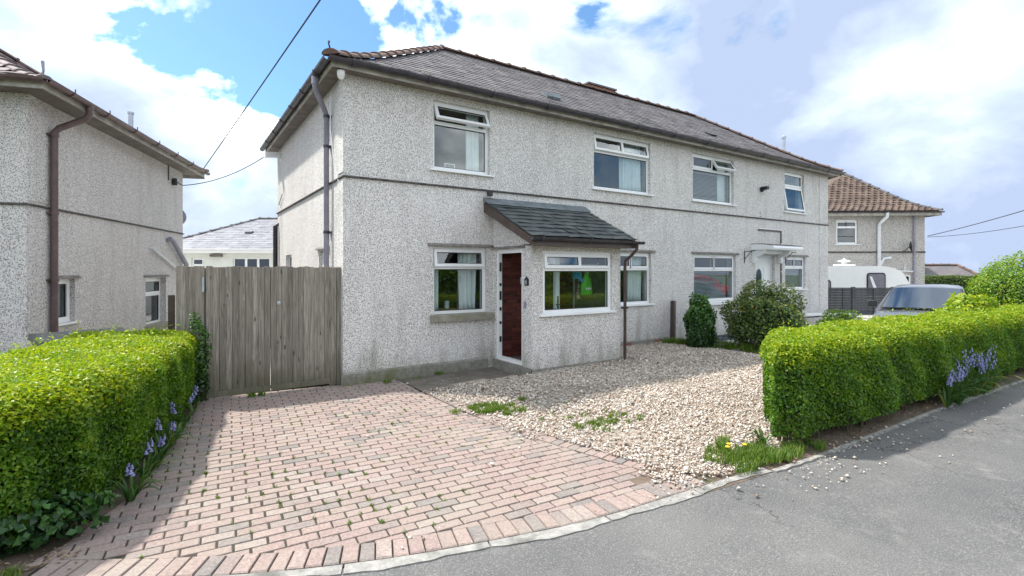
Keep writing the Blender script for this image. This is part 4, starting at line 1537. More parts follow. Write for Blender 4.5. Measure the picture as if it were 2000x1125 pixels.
# ------------------------------------------------------------------ things seen through the glass
curtain('curtain', 'white curtain inside the upper window nearest the gate', 2.20, 2.46, 0.20, 3.47, 4.56, folds=4, amp=0.022)
curtain('curtain', 'white curtain inside the wide upper window above the porch', 6.05, 6.72, 0.20, 3.47, 4.56, folds=6)
curtain('curtain', 'pale curtain inside the window left of the porch, drawn to the right', 2.05, 2.44, 0.21, 1.02, 2.12, folds=4, top_in=0.08)
curtain('curtain', 'narrow pale curtain at the left of the window beside the porch', 1.56, 1.66, 0.21, 1.02, 2.12, folds=2, amp=0.015)
curtain('curtain', 'pale curtain inside the ground floor window right of the porch', 6.30, 6.76, 0.21, 1.02, 2.12, folds=5)
curtain('curtain', 'plain curtain panel at the right of the blind upstairs', 9.62, 9.94, 0.20, 3.48, 4.56, folds=1, amp=0.01)


def blind(label, x0, x1, z0, z1, y=0.19, step=0.032):
    t = thing('venetian_blind', label, 'blind', (x0, y, z0))
    w = x1 - x0
    me = MB().box(0, w, -0.012, 0.012, -0.0006, 0.0006).mesh('slat')
    z_ = 0.02
    while z_ < z1 - z0 - 0.03:
        link('slat', me, 'blind', t, (0, 0, z_), (R(38), 0, 0))
        z_ += step
    MB().box(0, w, -0.018, 0.018, z1 - z0 - 0.03, z1 - z0).build('head_rail', 'blind', t)
    for x in (0.12, w - 0.12):
        MB().box(x, x + 0.003, -0.0145, -0.0135, 0, z1 - z0 - 0.031).build('cord', 'blind', t)


blind('slatted blind behind the upper window with the wide open light', 8.42, 9.60, 3.49, 4.22)
blind('slatted blind behind the wide ground floor window by the ivy', 8.46, 9.95, 1.03, 1.72)
blind('slatted blind in the small window beside the white front door', 12.65, 13.60, 1.26, 1.78)
# table, candle and speaker behind the left window; frame and box on the sills upstairs
M['wood'] = plain('table_oak', (0.30, 0.155, 0.07), 0.5, 0, 0.2, 8)
t = thing('side_table', 'small oak table inside the window left of the porch', 'table', (1.95, 0.62, 0.06))
MB().box(-0.38, 0.38, -0.26, 0.26, 0.96, 1.00).build('table_top', 'wood', t)
for x in (-0.34, 0.30):
    for y in (-0.22, 0.18):
        MB().box(x, x + 0.04, y, y + 0.04, 0, 0.958).build('leg', 'wood', t)
tag(MB().lathe([(0.045, 0), (0.047, 0.13), (0.03, 0.133), (0.006, 0.128), (0.004, 0.15)], (1.98, 0.52, 1.062), 12).build('candle', 'curtain', smooth=True), 'white pillar candle on the oak table behind the left window', 'candle')
tag(MB().prism([(-0.05, 0), (0.05, 0), (0.06, 0.10), (0.045, 0.16), (-0.045, 0.16), (-0.06, 0.10)], 'y', -0.05, 0.05).build('speaker', 'black', None, (2.20, 0.50, 1.062)), 'small dark speaker beside the candle behind the left window', 'speaker')
f = MB()
f.box(0, 0.20, 0, 0.015, 0, 0.012).box(0, 0.20, 0, 0.015, 0.14, 0.152).box(0, 0.012, 0, 0.015, 0.012, 0.14).box(0.188, 0.20, 0, 0.015, 0.012, 0.14)
pfm = tag(f.build('photo_frame', 'upvc', None, (1.78, 0.20, 3.47)), 'empty white photo frame on the sill of the upper left window', 'photo frame')
MB().box(0.012, 0.188, 0.008, 0.012, 0.012, 0.14).build('frame_back', 'room_dark', pfm)
tag(MB().bbox(5.50, 5.66, 0.19, 0.25, 3.47, 3.54, 0.004).build('small_box', 'upvc'), 'small white box on the sill of the wide upper window', 'box')
# name plates on the red wall
for (x, z_, w, h_, lab) in ((3.20, 1.50, 0.26, 0.12, 'white name plate on the red brick wall inside the porch'), (3.34, 1.40, 0.11, 0.09, 'small square notice below the name plate inside the porch')):
    o = MB().bbox(x, x + w, -0.072, -0.064, z_, z_ + h_, 0.002).build('wall_plate', 'white_pipe')
    tag(o, lab, 'sign')
    for k in range(2):
        MB().box(x + 0.02, x + w - 0.03 - 0.02 * k, -0.0735, -0.0722, z_ + h_ * (0.60 - 0.3 * k), z_ + h_ * (0.68 - 0.3 * k)).build('printed_line', 'pipe_grey', o)
# things hanging in the porch window
M['bag_green'] = plain('bag_green', (0.10, 0.46, 0.035), 0.6, 0, 0.15, 7)
M['cap_blue'] = plain('cap_blue', (0.05, 0.33, 0.50), 0.8, 0, 0.1, 8)
M['scarf'] = plain('patterned_scarf', (0.36, 0.27, 0.22), 0.9, 0, 0.5, 24)
bag = thing('drawstring_bag', 'bright green drawstring bag hanging in the porch window', 'bag', (4.12, -0.86, 1.30))
n = 14
V, F = [], []
for j, (z_, hw, th) in enumerate(((0.0, 0.115, 0.02), (0.04, 0.14, 0.045), (0.16, 0.135, 0.05), (0.28, 0.105, 0.04), (0.34, 0.06, 0.03), (0.37, 0.045, 0.025), (0.40, 0.065, 0.03))):
    for k in range(n):
        a = 2 * math.pi * k / n
        wv = 1 + 0.10 * math.sin(3 * a + j)
        V.append((math.cos(a) * hw, math.sin(a) * th * wv, z_))
for j in range(6):
    for k in range(n):
        a, b_ = j * n + k, j * n + (k + 1) % n
        F.append((a, b_, b_ + n, a + n))
F.append(tuple(range(n))[::-1])
MB().add(V, F).build('sack', 'bag_green', bag, smooth=True)
MB().tube([(-0.03, 0, 0.37), (-0.02, 0, 0.47), (0.0, 0, 0.55), (0.02, 0, 0.47), (0.03, 0, 0.37)], 0.005, 5).build('cord', 'upvc', bag)
for k in range(3):
    MB().box(-0.06 + 0.045 * k, -0.03 + 0.045 * k, -0.056, -0.053, 0.10, 0.135).build('print_mark', 'white_pipe', bag)
tag(MB().tube([(3.95, -0.86, 1.845), (4.42, -0.86, 1.86)], 0.012, 8).box(3.95, 3.97, -0.872, -0.848, 1.83, 1.87).box(4.40, 4.42, -0.872, -0.848, 1.845, 1.885).build('hanging_rail', 'upvc'), 'short white hanging rail behind the porch window', 'rail')
cp = thing('blue_cap', 'blue cap hanging left of the green bag in the porch', 'cap', (3.93, -0.82, 1.60))
MB().lathe([(0.085, 0.0), (0.09, 0.04), (0.075, 0.10), (0.03, 0.145), (0.008, 0.15)], n=12).build('crown', 'cap_blue', cp, smooth=True)
MB().prism([(-0.06, 0), (0.06, 0), (0.05, 0.07), (0, 0.09), (-0.05, 0.07)], 'z', 0, 0.008).build('peak', 'cap_blue', cp, (0, -0.09, 0), (R(-40), 0, R(180)))
tag(MB().add([(0.03 * math.sin(j * 0.7 + i) + (i - 1.5) * 0.02, 0.012 * math.cos(j + i * 2), -j * 0.05) for j in range(9) for i in range(4)], [(j * 4 + i, j * 4 + i + 1, j * 4 + i + 5, j * 4 + i + 4) for j in range(8) for i in range(3)]).build('scarf', 'scarf', None, (3.99, -0.80, 1.62), smooth=True), 'patterned scarf hanging under the blue cap in the porch', 'scarf')
bpy.data.objects['scarf'].modifiers.new('thick', 'SOLIDIFY').thickness = 0.006



def plant_leaves(P, N, L, W, rnd, mat, name, parent, spread=0.8, droop=0.0):
    V, F, Rr = leaves_np(P, N, L, W, rnd, spread, droop)
    return link(name, npmesh(name, V, F, Rr), mat, parent)
# ------------------------------------------------------------------ gate between the houses
def boards(parent, x0, x1, y, z0, z1, n, tone=0.0):
    w = (x1 - x0) / n
    for i in range(n):
        a = x0 + i * w - 0.001
        b_ = a + w + 0.001
        zt = z1 + random.uniform(-0.008, 0.010)
        zb = z0 + random.uniform(-0.01, 0.015)
        dy = random.uniform(-0.002, 0.002) + (0.009 if i % 2 else 0)
        mb = MB()
        # board with cupped face and chamfered long edges
        pr_ = [(a, y + dy + 0.02), (a, y + dy + 0.004), (a + 0.006, y + dy), (b_ - 0.006, y + dy + random.uniform(-0.002, 0.002)), (b_, y + dy + 0.004), (b_, y + dy + 0.02)]
        tw = random.uniform(-0.003, 0.003)
        nn = len(pr_)
        vv = [(p[0], p[1], zb) for p in pr_] + [(p[0] + tw, p[1] + tw, zt + (random.uniform(-0.004, 0.004))) for p in pr_]
        mb.add(vv, [tuple(range(nn)), tuple(range(nn, 2 * nn))[::-1]] + [(j, nn + j, nn + (j + 1) % nn, (j + 1) % nn) for j in range(nn)])
        mb.build('board', 'board', parent)


GY = 0.14
fp = thing('board_fence', 'narrow fixed panel of grey boards at the hedge end of the gate', 'fence', (0, 0, 0))
boards(fp, -2.12, -1.80, GY + 0.03, 0.0, 1.80, 3)
MB().box(-2.12, -1.80, GY + 0.055, GY + 0.10, 1.45, 1.55).box(-2.12, -1.80, GY + 0.055, GY + 0.10, 0.35, 0.45).build('rail', 'board', fp)
MB().box(-1.86, -1.75, GY + 0.062, GY + 0.10, 0.0, 1.78).build('gap_light_stop', 'board', fp)  # strip added behind the gap to keep daylight from showing
MB().box(-1.832, -1.805, GY + 0.014, GY + 0.026, 1.46, 1.66).build('hinge', 'grey_metal', fp)
for (x0, x1, n_, lab) in ((-1.785, -0.996, 10, 'left leaf of the weathered grey board gate'), (-0.990, -0.175, 11, 'right leaf of the weathered grey board gate beside the house')):
    g_ = thing('gate', lab, 'gate', (0, 0, 0))
    boards(g_, x0, x1, GY, 0.045, 1.80, n_)
    for z_ in (0.20, 0.95, 1.55):
        MB().box(x0 + 0.02, x1 - 0.02, GY + 0.032, GY + 0.075, z_, z_ + 0.11).build('rail', 'board', g_)
    MB().box(x0, x1, GY - 0.018, GY - 0.008, 0.03, 0.11).build('kick_board', 'board', g_)
    if x0 > -1:
        MB().box(-1.03, -0.95, GY + 0.08, GY + 0.10, 0.62, 1.78).build('gap_light_stop', 'board', g_)  # added cover behind the gap between the leaves, blocks light
        MB().lathe([(0.026, 0), (0.026, 0.012), (0.012, 0.016)], n=10).build('latch_ring', 'grey_metal', g_, (x0 + 0.10, GY - 0.006, 1.28), (R(90), 0, 0))
gp = thing('gate_post', 'grey wooden gate post against the house corner', 'post', (0, 0, 0))
MB().bbox(-0.165, -0.085, GY - 0.03, GY + 0.07, 0, 1.80, 0.006).build('post', 'board', gp)
MB().bbox(-0.080, -0.012, GY - 0.045, GY + 0.04, 0, 1.80, 0.005).build('post', 'board', gp)

# ------------------------------------------------------------------ left-hand house (turned, half a metre lower)
DZ = -0.47
LH = thing('detached_house', 'grey pebbledashed house with brown gutters behind the left hedge', 'house', (-3.86, 1.89, DZ), R(71.8))
ml = MB()
LO = [(0.62, 1.17, 1.40, 2.08), (3.82, 4.92, 1.02, 2.06)]
wall_panel(ml, 6.0, -0.3, 4.74, 0.26, LO)
MFL = Matrix.Translation((0, 8, 0)) @ Matrix.Rotation(R(-90), 4, 'Z')
wall_panel(ml, 8 - 0.262, -0.3, 4.74, 0.26, [], M4=MFL)
ml.box(5.74, 6.0, 0.262, 8, -0.3, 4.74)
ml.box(0.262, 5.738, 7.74, 8, -0.3, 4.74)
ml.build('wall', 'dash_left', LH)
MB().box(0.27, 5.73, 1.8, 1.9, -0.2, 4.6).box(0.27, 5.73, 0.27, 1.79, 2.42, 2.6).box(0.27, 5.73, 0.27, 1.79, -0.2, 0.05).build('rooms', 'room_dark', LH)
sc_ = [(0.0, 3.135), (-0.034, 3.138), (-0.033, 3.155), (0.0, 3.17)]
MB().prism(sc_, 'x', -0.033, 6.02).build('string_course', 'string', LH)
MB().prism(sc_, 'y', 0.0, 8).build('string_course', 'string', LH)
MB().box(-0.012, 0.0, 0, 0.5, -0.3, 3.10).box(0.0, 0.52, -0.012, -0.001, -0.3, 3.10).box(0.0, 0.52, -0.012, -0.001, 3.21, 4.70).build('corner_band', 'dash_left', LH)
make_window(LH, (0.62, 0, 1.40), 0, 0.55, 0.68, None, [], ledge=True, glass='glass_dark', fr=0.075)
make_window(LH, (3.82, 0, 1.02), 0, 1.10, 1.04, 0.66, [(0.055, 1.045, 0)], sill='stone', ledge=True, glass='glass_dark', recess=0.12)
# roof
LPR = [(-0.42, 4.80), (-0.15, 4.90), (0.15, 5.04), (0.5, 5.24), (1.0, 5.565), (3.0, 6.90)]
lr = MB()
for i in range(len(LPR) - 1):
    (a, za), (b_, zb) = LPR[i], LPR[i + 1]
    e = -0.012
    lr.quad((a, a, za + e), (6 - a, a, za + e), (6 - b_, b_, zb + e), (b_, b_, zb + e))
    lr.quad((a, 8.4, za + e), (a, a, za + e), (b_, b_, zb + e), (b_, 8.4, zb + e))
    lr.quad((6 - a, a, za + e), (6 - a, 8.4, za + e), (6 - b_, 8.4, zb + e), (6 - b_, b_, zb + e))
lro = lr.build('roof', 'gtile_a', LH, rnd=True)
tiles = []
tile_slope(LPR, lambda y: (y, 6 - y), 0.26, 0.30, 0.014, lambda V, r_, c: tiles.append((V, r_, c)), 0.006)
# the street-facing slope: same courses turned a quarter
tt = []
tile_slope(LPR, lambda y: (-8.4, -y), 0.26, 0.30, 0.014, lambda V, r_, c: tt.append((V, r_, c)), 0.006)
for V, r_, c in tt:
    tiles.append(([(v[1], -v[0], v[2]) for v in V], r_, c))
slate_set(lro, 'tile', 'gtile_o', 'gtile_a', tiles, 90, lambda t: abs(t[0][0][0]) + abs(t[0][0][1]))
ridge_tiles(lro, 'hip_tile', [(6 - p[0], p[0], p[1] + 0.03) for p in LPR], 'ridge', 0.40, 0.125)
ridge_tiles(lro, 'hip_tile', [(p[0], p[0], p[1] + 0.01) for p in LPR], 'gtile_o', 0.40, 0.08)
ridge_tiles(lro, 'ridge_tile', [(3.0, 3.0, 6.93), (3.0, 8.4, 6.93)], 'ridge', 0.45, 0.13)
MB().tube([(-0.36, -0.36, 4.80), (-0.39, -0.39, 4.92), (-0.37, -0.37, 5.05)], [0.014, 0.014, 0.022], 6).build('hip_iron', 'pipe_grey', lro)
MB().tube([(1.2, 1.9, 5.5), (1.2, 1.9, 6.35)], 0.075, 8).build('vent_pipe', 'pipe_grey', lro)
MB().tube([(5.4, 0.9, 5.3), (5.4, 0.9, 5.98)], 0.055, 8).lathe([(0.07, 0), (0.07, 0.05)], (5.4, 0.9, 5.95), 8).build('flue_pipe', 'grey_metal', lro)
MB().box(-0.36, 6.36, -0.385, -0.36, 4.68, 4.775).box(-0.385, -0.3605, -0.385, 8.3, 4.68, 4.775).box(6.3605, 6.385, -0.385, 8.3, 4.63, 4.775).build('fascia', 'fascia', LH)
MB().box(-0.36, 6.36, -0.36, -0.003, 4.70, 4.725).box(-0.36, -0.003, -0.002, 8.3, 4.70, 4.725).build('soffit', 'soffit', LH)
g = MB()
gutter_profile(g, (6.44, -0.45, 4.80), (-0.44, -0.45, 4.80))
lg = g.build('gutter', 'gutter_brown', LH)
g = MB()
gutter_profile(g, (-0.45, -0.44, 4.80), (-0.45, 8.3, 4.80))
lg2 = g.build('gutter', 'gutter_brown', LH)
for i in range(7):
    union(lg, (0.1 + i * 1.0, -0.45, 4.80), 'x', mat='gutter_brown')
for i in range(5):
    union(lg2, (-0.45, 0.2 + i * 0.9, 4.80), 'y', mat='gutter_brown')
ld = MB().tube([(0.62, -0.45, 4.76), (0.62, -0.45, 4.62), (0.61, -0.40, 4.55), (0.50, -0.12, 4.36), (0.47, -0.075, 4.28), (0.47, -0.075, -0.3)], 0.048, 10).build('downpipe', 'gutter_brown', LH, smooth=True)
for z_ in (4.22, 3.05, 2.05):
    MB().lathe([(0.060, 0), (0.060, 0.05)], (0.47, -0.075, z_), 10).box(0.39, 0.55, -0.06, -0.002, z_ + 0.01, z_ + 0.04).build('pipe_clip', 'gutter_brown', ld)
MB().tube([(4.95, -0.0, 2.92), (4.96, -0.08, 2.96), (5.08, -0.10, 2.92), (5.75, -0.10, 2.48), (5.98, -0.09, 2.36), (6.04, -0.06, 2.30), (6.04, -0.06, 1.9)], 0.055, 9).build('waste_pipe', 'pipe_grey', LH, smooth=True)
MB().tube([(4.02, 0.0, 2.70), (4.04, -0.06, 2.70), (4.12, -0.06, 2.67), (5.85, -0.06, 2.14)], 0.028, 7).build('overflow_pipe', 'white_pipe', LH, smooth=True)
MB().tube([(5.02, -0.02, 4.70), (5.02, -0.02, 4.35)], 0.012, 5).lathe([(0.05, 0), (0.06, 0.05), (0.05, 0.16)], (5.28, -0.06, 4.28), 8).tube([(5.28, -0.1, 4.36), (5.42, -0.18, 4.30)], 0.012, 5).build('cable_bracket', 'black', LH)
# dish on the back wall
dish = MB()
prof = [(0.02, 0.0), (0.12, 0.012), (0.22, 0.04), (0.29, 0.075), (0.295, 0.085), (0.22, 0.052), (0.12, 0.024), (0.02, 0.012)]
dish.lathe(prof, n=16)
ds = dish.build('satellite_dish', 'pipe_grey', LH, (6.22, 0.22, 3.60), (R(84), 0, R(80)), smooth=True)
ds.scale = (0.75, 0.75, 0.75)
MB().tube([(0, 0, 0), (0, 0, -0.3)], 0.02, 6).tube([(0, -0.25, 0.08), (0, -0.02, 0.42)], 0.012, 5).build('dish_arm', 'pipe_grey', ds)
# brown side gate board by the house end
tag(MB().box(-2.21, -2.13, 0.30, 0.34, -0.1, 1.42).build('fence_board', 'brown'), 'dark brown upright board between the left house and the gate', 'board')

# storage bin peeking over the hedge
M['bin'] = plain('bin_grey', (0.11, 0.11, 0.12), 0.5, 0, 0.1, 4)
bn = thing('storage_bin', 'grey lidded garden bin behind the left hedge', 'bin', (-3.18, 0.95, -0.1), R(20))
MB().add([(-0.36, -0.24, 0), (0.36, -0.24, 0), (0.36, 0.24, 0), (-0.36, 0.24, 0), (-0.42, -0.3, 0.95), (0.42, -0.3, 0.95), (0.42, 0.3, 0.95), (-0.42, 0.3, 0.95)], BOXF).build('tub', 'bin', bn)
MB().prism([(-0.33, 0.952), (-0.33, 0.975), (-0.05, 1.06), (0.30, 1.03), (0.34, 0.975), (0.34, 0.952)], 'x', -0.45, 0.45).build('lid', 'bin', bn)
MB().tube([(0.12, -0.345, 0.97), (0.2, -0.36, 1.0), (0.28, -0.345, 0.97)], 0.014, 6).build('handle', 'upvc', bn)

# ------------------------------------------------------------------ pale bungalow behind
BG = thing('bungalow', 'cream rendered bungalow with pale slate hip roof seen above the gate', 'bungalow', (-3.9, 20.7, 0.0), R(-32))
M['cream'] = plain('cream_render', (0.72, 0.74, 0.70), 0.9, 0, 0.04, 2)
mbg = MB()
BO = [(1.25, 1.80, 1.25, 2.32), (3.1, 4.75, 1.25, 2.32)]
wall_panel(mbg, 14, -0.1, 2.62, 0.26, BO, 1.5, 0.0)
mbg.box(1.5, 1.76, 0.262, 8, -0.1, 2.62)
mbg.box(15.24, 15.5, 0.262, 8, -0.1, 2.62)
mbg.box(1.762, 15.238, 7.74, 8, -0.1, 2.62)
mbg.build('wall', 'cream', BG)
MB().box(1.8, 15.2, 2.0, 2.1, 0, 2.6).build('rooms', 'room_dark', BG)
make_window(BG, (2.75, 0, 1.25), 0, 0.55, 1.07, 0.72, [(0.055, 0.495, 0)], glass='glass_dark')
bw = make_window(BG, (4.6, 0, 1.25), 0, 1.65, 1.07, None, [], glass='glass_dark')
for x in (0.56, 1.10):
    MB().box(x - 0.05, x + 0.05, 0.062, 0.142, 0.055, 1.015).build('mullion', 'upvc', bw)
MB().box(1.0, 16.0, -0.52, -0.49, 2.52, 2.68).build('fascia', 'upvc', BG)
MB().box(1.0, 16.0, -0.488, -0.003, 2.53, 2.55).build('soffit', 'upvc', BG)
g = MB()
gutter_profile(g, (16.0, -0.57, 2.70), (0.95, -0.57, 2.70))
g.build('gutter', 'upvc', BG)
MB().tube([(1.75, -0.55, 2.66), (1.75, -0.06, 2.4), (1.75, -0.06, 0)], 0.04, 8).build('downpipe', 'upvc', BG)
MB().bbox(3.65, 4.15, -0.16, -0.002, 2.36, 2.48).build('extractor_cowl', 'soffit', BG)
BPR = [(-0.55, 2.68), (3.0, 4.40)]
br = MB().quad((0.9, -0.55, 2.66), (16.1, -0.55, 2.66), (12.5, 3.0, 4.38), (4.4, 3.0, 4.38)).quad((0.9, 8.5, 2.66), (0.9, -0.55, 2.66), (4.4, 3.0, 4.38), (4.4, 5.0, 4.38)).quad((16.1, 8.5, 2.66), (0.9, 8.5, 2.66), (4.4, 5.0, 4.38), (12.5, 5.0, 4.38)).quad((4.4, 3, 4.38), (12.5, 3, 4.38), (12.5, 5, 4.38), (4.4, 5, 4.38))
bro = br.build('roof', 'bslate', BG, rnd=True)
tiles = []
tile_slope(BPR, lambda y: (0.9 + (y + 0.55) * 0.986, 16.1 - (y + 0.55) * 1.01), 0.22, 0.35, 0.008, lambda V, r_, c: tiles.append((V, r_, c)), 0.004)
slate_set(bro, 'slate', 'bslate', 'bslate', tiles, 0, lambda t: 0)
ridge_tiles(bro, 'hip_tile', [(0.9, -0.55, 2.71), (4.4, 3.0, 4.42)], 'ridge_grey', 0.45, 0.12)
ridge_tiles(bro, 'ridge_tile', [(4.4, 3.0, 4.42), (12.5, 3.0, 4.42)], 'ridge_grey', 0.45, 0.12)
MB().box(-0.16, 0.16, -0.1, 0.1, 0.0, 0.06).build('roof_vent', 'black', bro, (4.75, 1.2, 3.55), (R(26), 0, 0))

# ------------------------------------------------------------------ house beyond, on the right
RH = thing('detached_house', 'grey house with brown tiled hip roof beyond the caravan', 'house', (27.5, 1.33, -0.2), R(-36.5))
mr = MB()
EAV = 4.62
wall_panel(mr, 6.5, -0.4, EAV, 0.26, [(2.42, 3.42, 3.20, 4.36), (5.22, 5.9, 0.75, 1.75)], -6.5, 0)
mr.box(-0.26, 0, 0.262, 8, -0.4, EAV)
mr.box(-6.5, -6.24, 0.262, 8, -0.4, EAV)
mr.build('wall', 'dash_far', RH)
MB().box(-6.2, -0.3, 1.6, 1.7, 0, 4.6).build('rooms', 'room_dark', RH)
rw_ = make_window(RH, (-4.08, 0, 3.20), 0, 1.0, 1.16, 0.80, [(0.055, 0.945, 0)], glass='glass_dark', fr=0.09)
MB().box(0.475, 0.50, 0.045, 0.06, 0.85, 1.10).box(0.14, 0.86, 0.045, 0.06, 1.02, 1.04).build('glazing_bar', 'black', rw_)
make_window(RH, (-1.28, 0, 0.75), 0, 0.68, 1.0, 0.6, [(0.055, 0.625, 0)], glass='glass_dark')
MB().prism([(0.0, 2.78), (-0.04, 2.79), (-0.036, 2.82), (0.0, 2.86)], 'x', -6.5, 0.02).build('string_course', 'string', RH)
MB().box(-4.72, -4.68, -0.006, -0.001, 0, EAV - 0.05).build('render_crack', 'ledge', RH)
AP = (-1.95, 3.0, 7.15)
RPR = [(-0.45, 4.72), (0.15, 4.96), (0.8, 5.36), (3.0, 7.12)]
rr_ = MB()
kx = lambda y: (-7.0 + (y + 0.45) * (5.05 / 3.45), 0.45 - (y + 0.45) * (2.40 / 3.45))
for i in range(len(RPR) - 1):
    (ya, za), (yb, zb) = RPR[i], RPR[i + 1]
    rr_.quad((kx(ya)[0], ya, za - 0.015), (kx(ya)[1], ya, za - 0.015), (kx(yb)[1], yb, zb - 0.015), (kx(yb)[0], yb, zb - 0.015))
    rr_.quad((kx(ya)[1], ya, za - 0.015), (kx(ya)[1], 8, za - 0.015), (kx(yb)[1], 8, zb - 0.015), (kx(yb)[1], yb, zb - 0.015))
    rr_.quad((kx(ya)[0], 8, za - 0.015), (kx(ya)[0], ya, za - 0.015), (kx(yb)[0], yb, zb - 0.015), (kx(yb)[0], 8, zb - 0.015))
rro = rr_.build('roof', 'tile_a', RH, rnd=True)
# rolled tiles: two-faceted pans
tiles = []
tile_slope(RPR, kx, 0.235, 0.30, 0.02, lambda V, r_, c: tiles.append((V, r_, c)), 0.004)
mbt = MB()
for V, r_, c in tiles:
    mbt.add(V, BOXF, r_)
    # roll along the left edge of each tile
    a, b_, d = Vector(V[4]), Vector(V[5]), Vector(V[7])
    ux = (b_ - a).normalized()
    up_ = ux.cross((d - a).normalized()) * 0.045
    if (b_ - a).length > 0.2:
        mbt.add([a, a + ux * 0.05 + up_, a + ux * 0.11, d, d + ux * 0.05 + up_, d + ux * 0.11], [(0, 1, 4, 3), (1, 2, 5, 4), (0, 2, 1), (3, 4, 5)], r_)
o = mbt.build('tile_courses', 'tile_a', rro, rnd=True)
o['kind'] = 'stuff'
ridge_tiles(rro, 'hip_tile', [(kx(p[0])[1], p[0], p[1] + 0.04) for p in RPR], 'ridge_grey', 0.45, 0.13)
ridge_tiles(rro, 'ridge_tile', [(-1.95, 3.0, 7.16), (-1.95, 8, 7.16)], 'ridge_grey', 0.45, 0.13)
MB().box(-7.0, 0.44, -0.42, -0.395, EAV - 0.10, EAV + 0.06).box(0.4405, 0.465, -0.42, 8, EAV - 0.10, EAV + 0.06).build('fascia', 'fascia', RH)
MB().box(-7.0, 0.44, -0.393, -0.003, EAV - 0.06, EAV - 0.03).box(0.003, 0.44, 0.0, 8, EAV - 0.06, EAV - 0.03).build('soffit', 'black', RH)
g = MB()
gutter_profile(g, (0.5, -0.49, EAV + 0.08), (-7.0, -0.49, EAV + 0.08))
g.build('gutter', 'gutter', RH)
wp = MB().tube([(-2.02, -0.46, EAV + 0.05), (-2.02, -0.44, EAV - 0.15), (-2.10, -0.2, EAV - 0.35), (-2.15, -0.09, EAV - 0.5), (-2.15, -0.09, 0)], 0.075, 9).tube([(-2.12, -0.09, 2.15), (-1.95, -0.09, 2.50), (-1.60, -0.07, 2.56)], 0.06, 8).build('soil_pipe', 'white_pipe', RH, smooth=True)
MB().tube([(-0.52, -0.07, EAV - 0.1), (-0.52, -0.07, 0)], 0.05, 8).build('downpipe', 'pipe_grey', RH)
MB().tube([(-2.1, -0.06, 1.95), (-0.58, -0.06, 1.90)], 0.035, 7).tube([(-0.95, -0.06, 2.25), (-0.95, -0.06, 1.93)], 0.02, 6).build('waste_pipe', 'white_pipe', RH)
ds = MB().lathe(prof, n=14).build('satellite_dish', 'black', RH, (-0.92, -0.30, 3.06), (R(84), 0, R(62)), smooth=True)
ds.scale = (0.85, 0.85, 0.85)
MB().tube([(0, 0, 0), (0, -0.18, -0.2), (0, -0.2, -0.32)], 0.02, 6).build('dish_arm', 'black', ds)

# ------------------------------------------------------------------ slatted fence and caravan
M['fence_grey'] = plain('fence_stain_grey', (0.06, 0.066, 0.075), 0.65, 0, 0.25, 10)
FN0, FN1 = Vector((17.9, 1.75)), Vector((21.6, -0.75))
fd = (FN1 - FN0)
fa = math.atan2(fd.y, fd.x)
posts = [0.0, 1.45, 2.95, fd.length]
for i in range(3):
    P0 = FN0 + fd.normalized() * (posts[i] + 0.06)
    ft = thing('slat_fence_panel', ['dark grey slatted fence panel by the house corner', 'dark grey slatted fence panel in front of the caravan window', 'dark grey slatted fence panel half hidden by the car'][i], 'fence', (P0.x, P0.y, 0), fa)
    L = posts[i + 1] - posts[i] - 0.12
    me = MB().add([(0, -0.012, 0), (L, -0.012, 0), (L, 0.012, 0.02), (0, 0.012, 0.02), (0, -0.02, 0.085), (L, -0.02, 0.085), (L, 0.0, 0.095), (0, 0.0, 0.095)], BOXF).mesh('slat')
    for k in range(10):
        link('slat', me, 'fence_grey', ft, (0, 0, 0.08 + k * 0.098))
    for x in (0.30, L - 0.34) if i != 1 else (L * 0.5,):
        MB().box(x, x + 0.045, -0.045, -0.022, 0.06, 1.06).build('batten', 'fence_grey', ft)
    MB().box(0, L, -0.04, 0.03, 1.062, 1.10).build('top_rail', 'fence_grey', ft)
for i, s in enumerate(posts):
    P0 = FN0 + fd.normalized() * s
    tag(MB().bbox(-0.055, 0.055, -0.06, 0.05, -0.05, 1.13, 0.008).build('fence_post', 'fence_grey', None, (P0.x, P0.y, 0), (0, 0, fa)), 'dark grey post of the slatted fence, %s from the house corner' % ['first', 'second', 'third', 'fourth'][i], 'post', 'posts of the slatted fence')
M['caravan'] = plain('caravan_white', (0.80, 0.81, 0.80), 0.3, 0, 0.03, 2)
M['car_trim'] = plain('caravan_window_grey', (0.20, 0.20, 0.24), 0.25, 0, 0.1, 3)
CV = thing('caravan', 'white touring caravan with grey windows behind the slatted fence', 'caravan', (20.45, 1.78, -0.3), fa)
sp = [(-3.2, 0.45), (-3.25, 1.2), (-3.1, 1.95), (-2.7, 2.22), (1.55, 2.22), (2.0, 2.14), (2.35, 1.95), (2.58, 1.55), (2.70, 1.15), (2.72, 0.85), (2.55, 0.45)]
MB().prism(sp, 'y', 0, 2.1).build('body', 'caravan', CV)


def roundrect(x0, x1, z0, z1, r=0.09, n=4):
    p = []
    for cx, cz, a0 in ((x1 - r, z0 + r, -90), (x1 - r, z1 - r, 0), (x0 + r, z1 - r, 90), (x0 + r, z0 + r, 180)):
        for k in range(n + 1):
            a = R(a0 + 90 * k / n)
            p.append((cx + r * math.cos(a), cz + r * math.sin(a)))
    return p


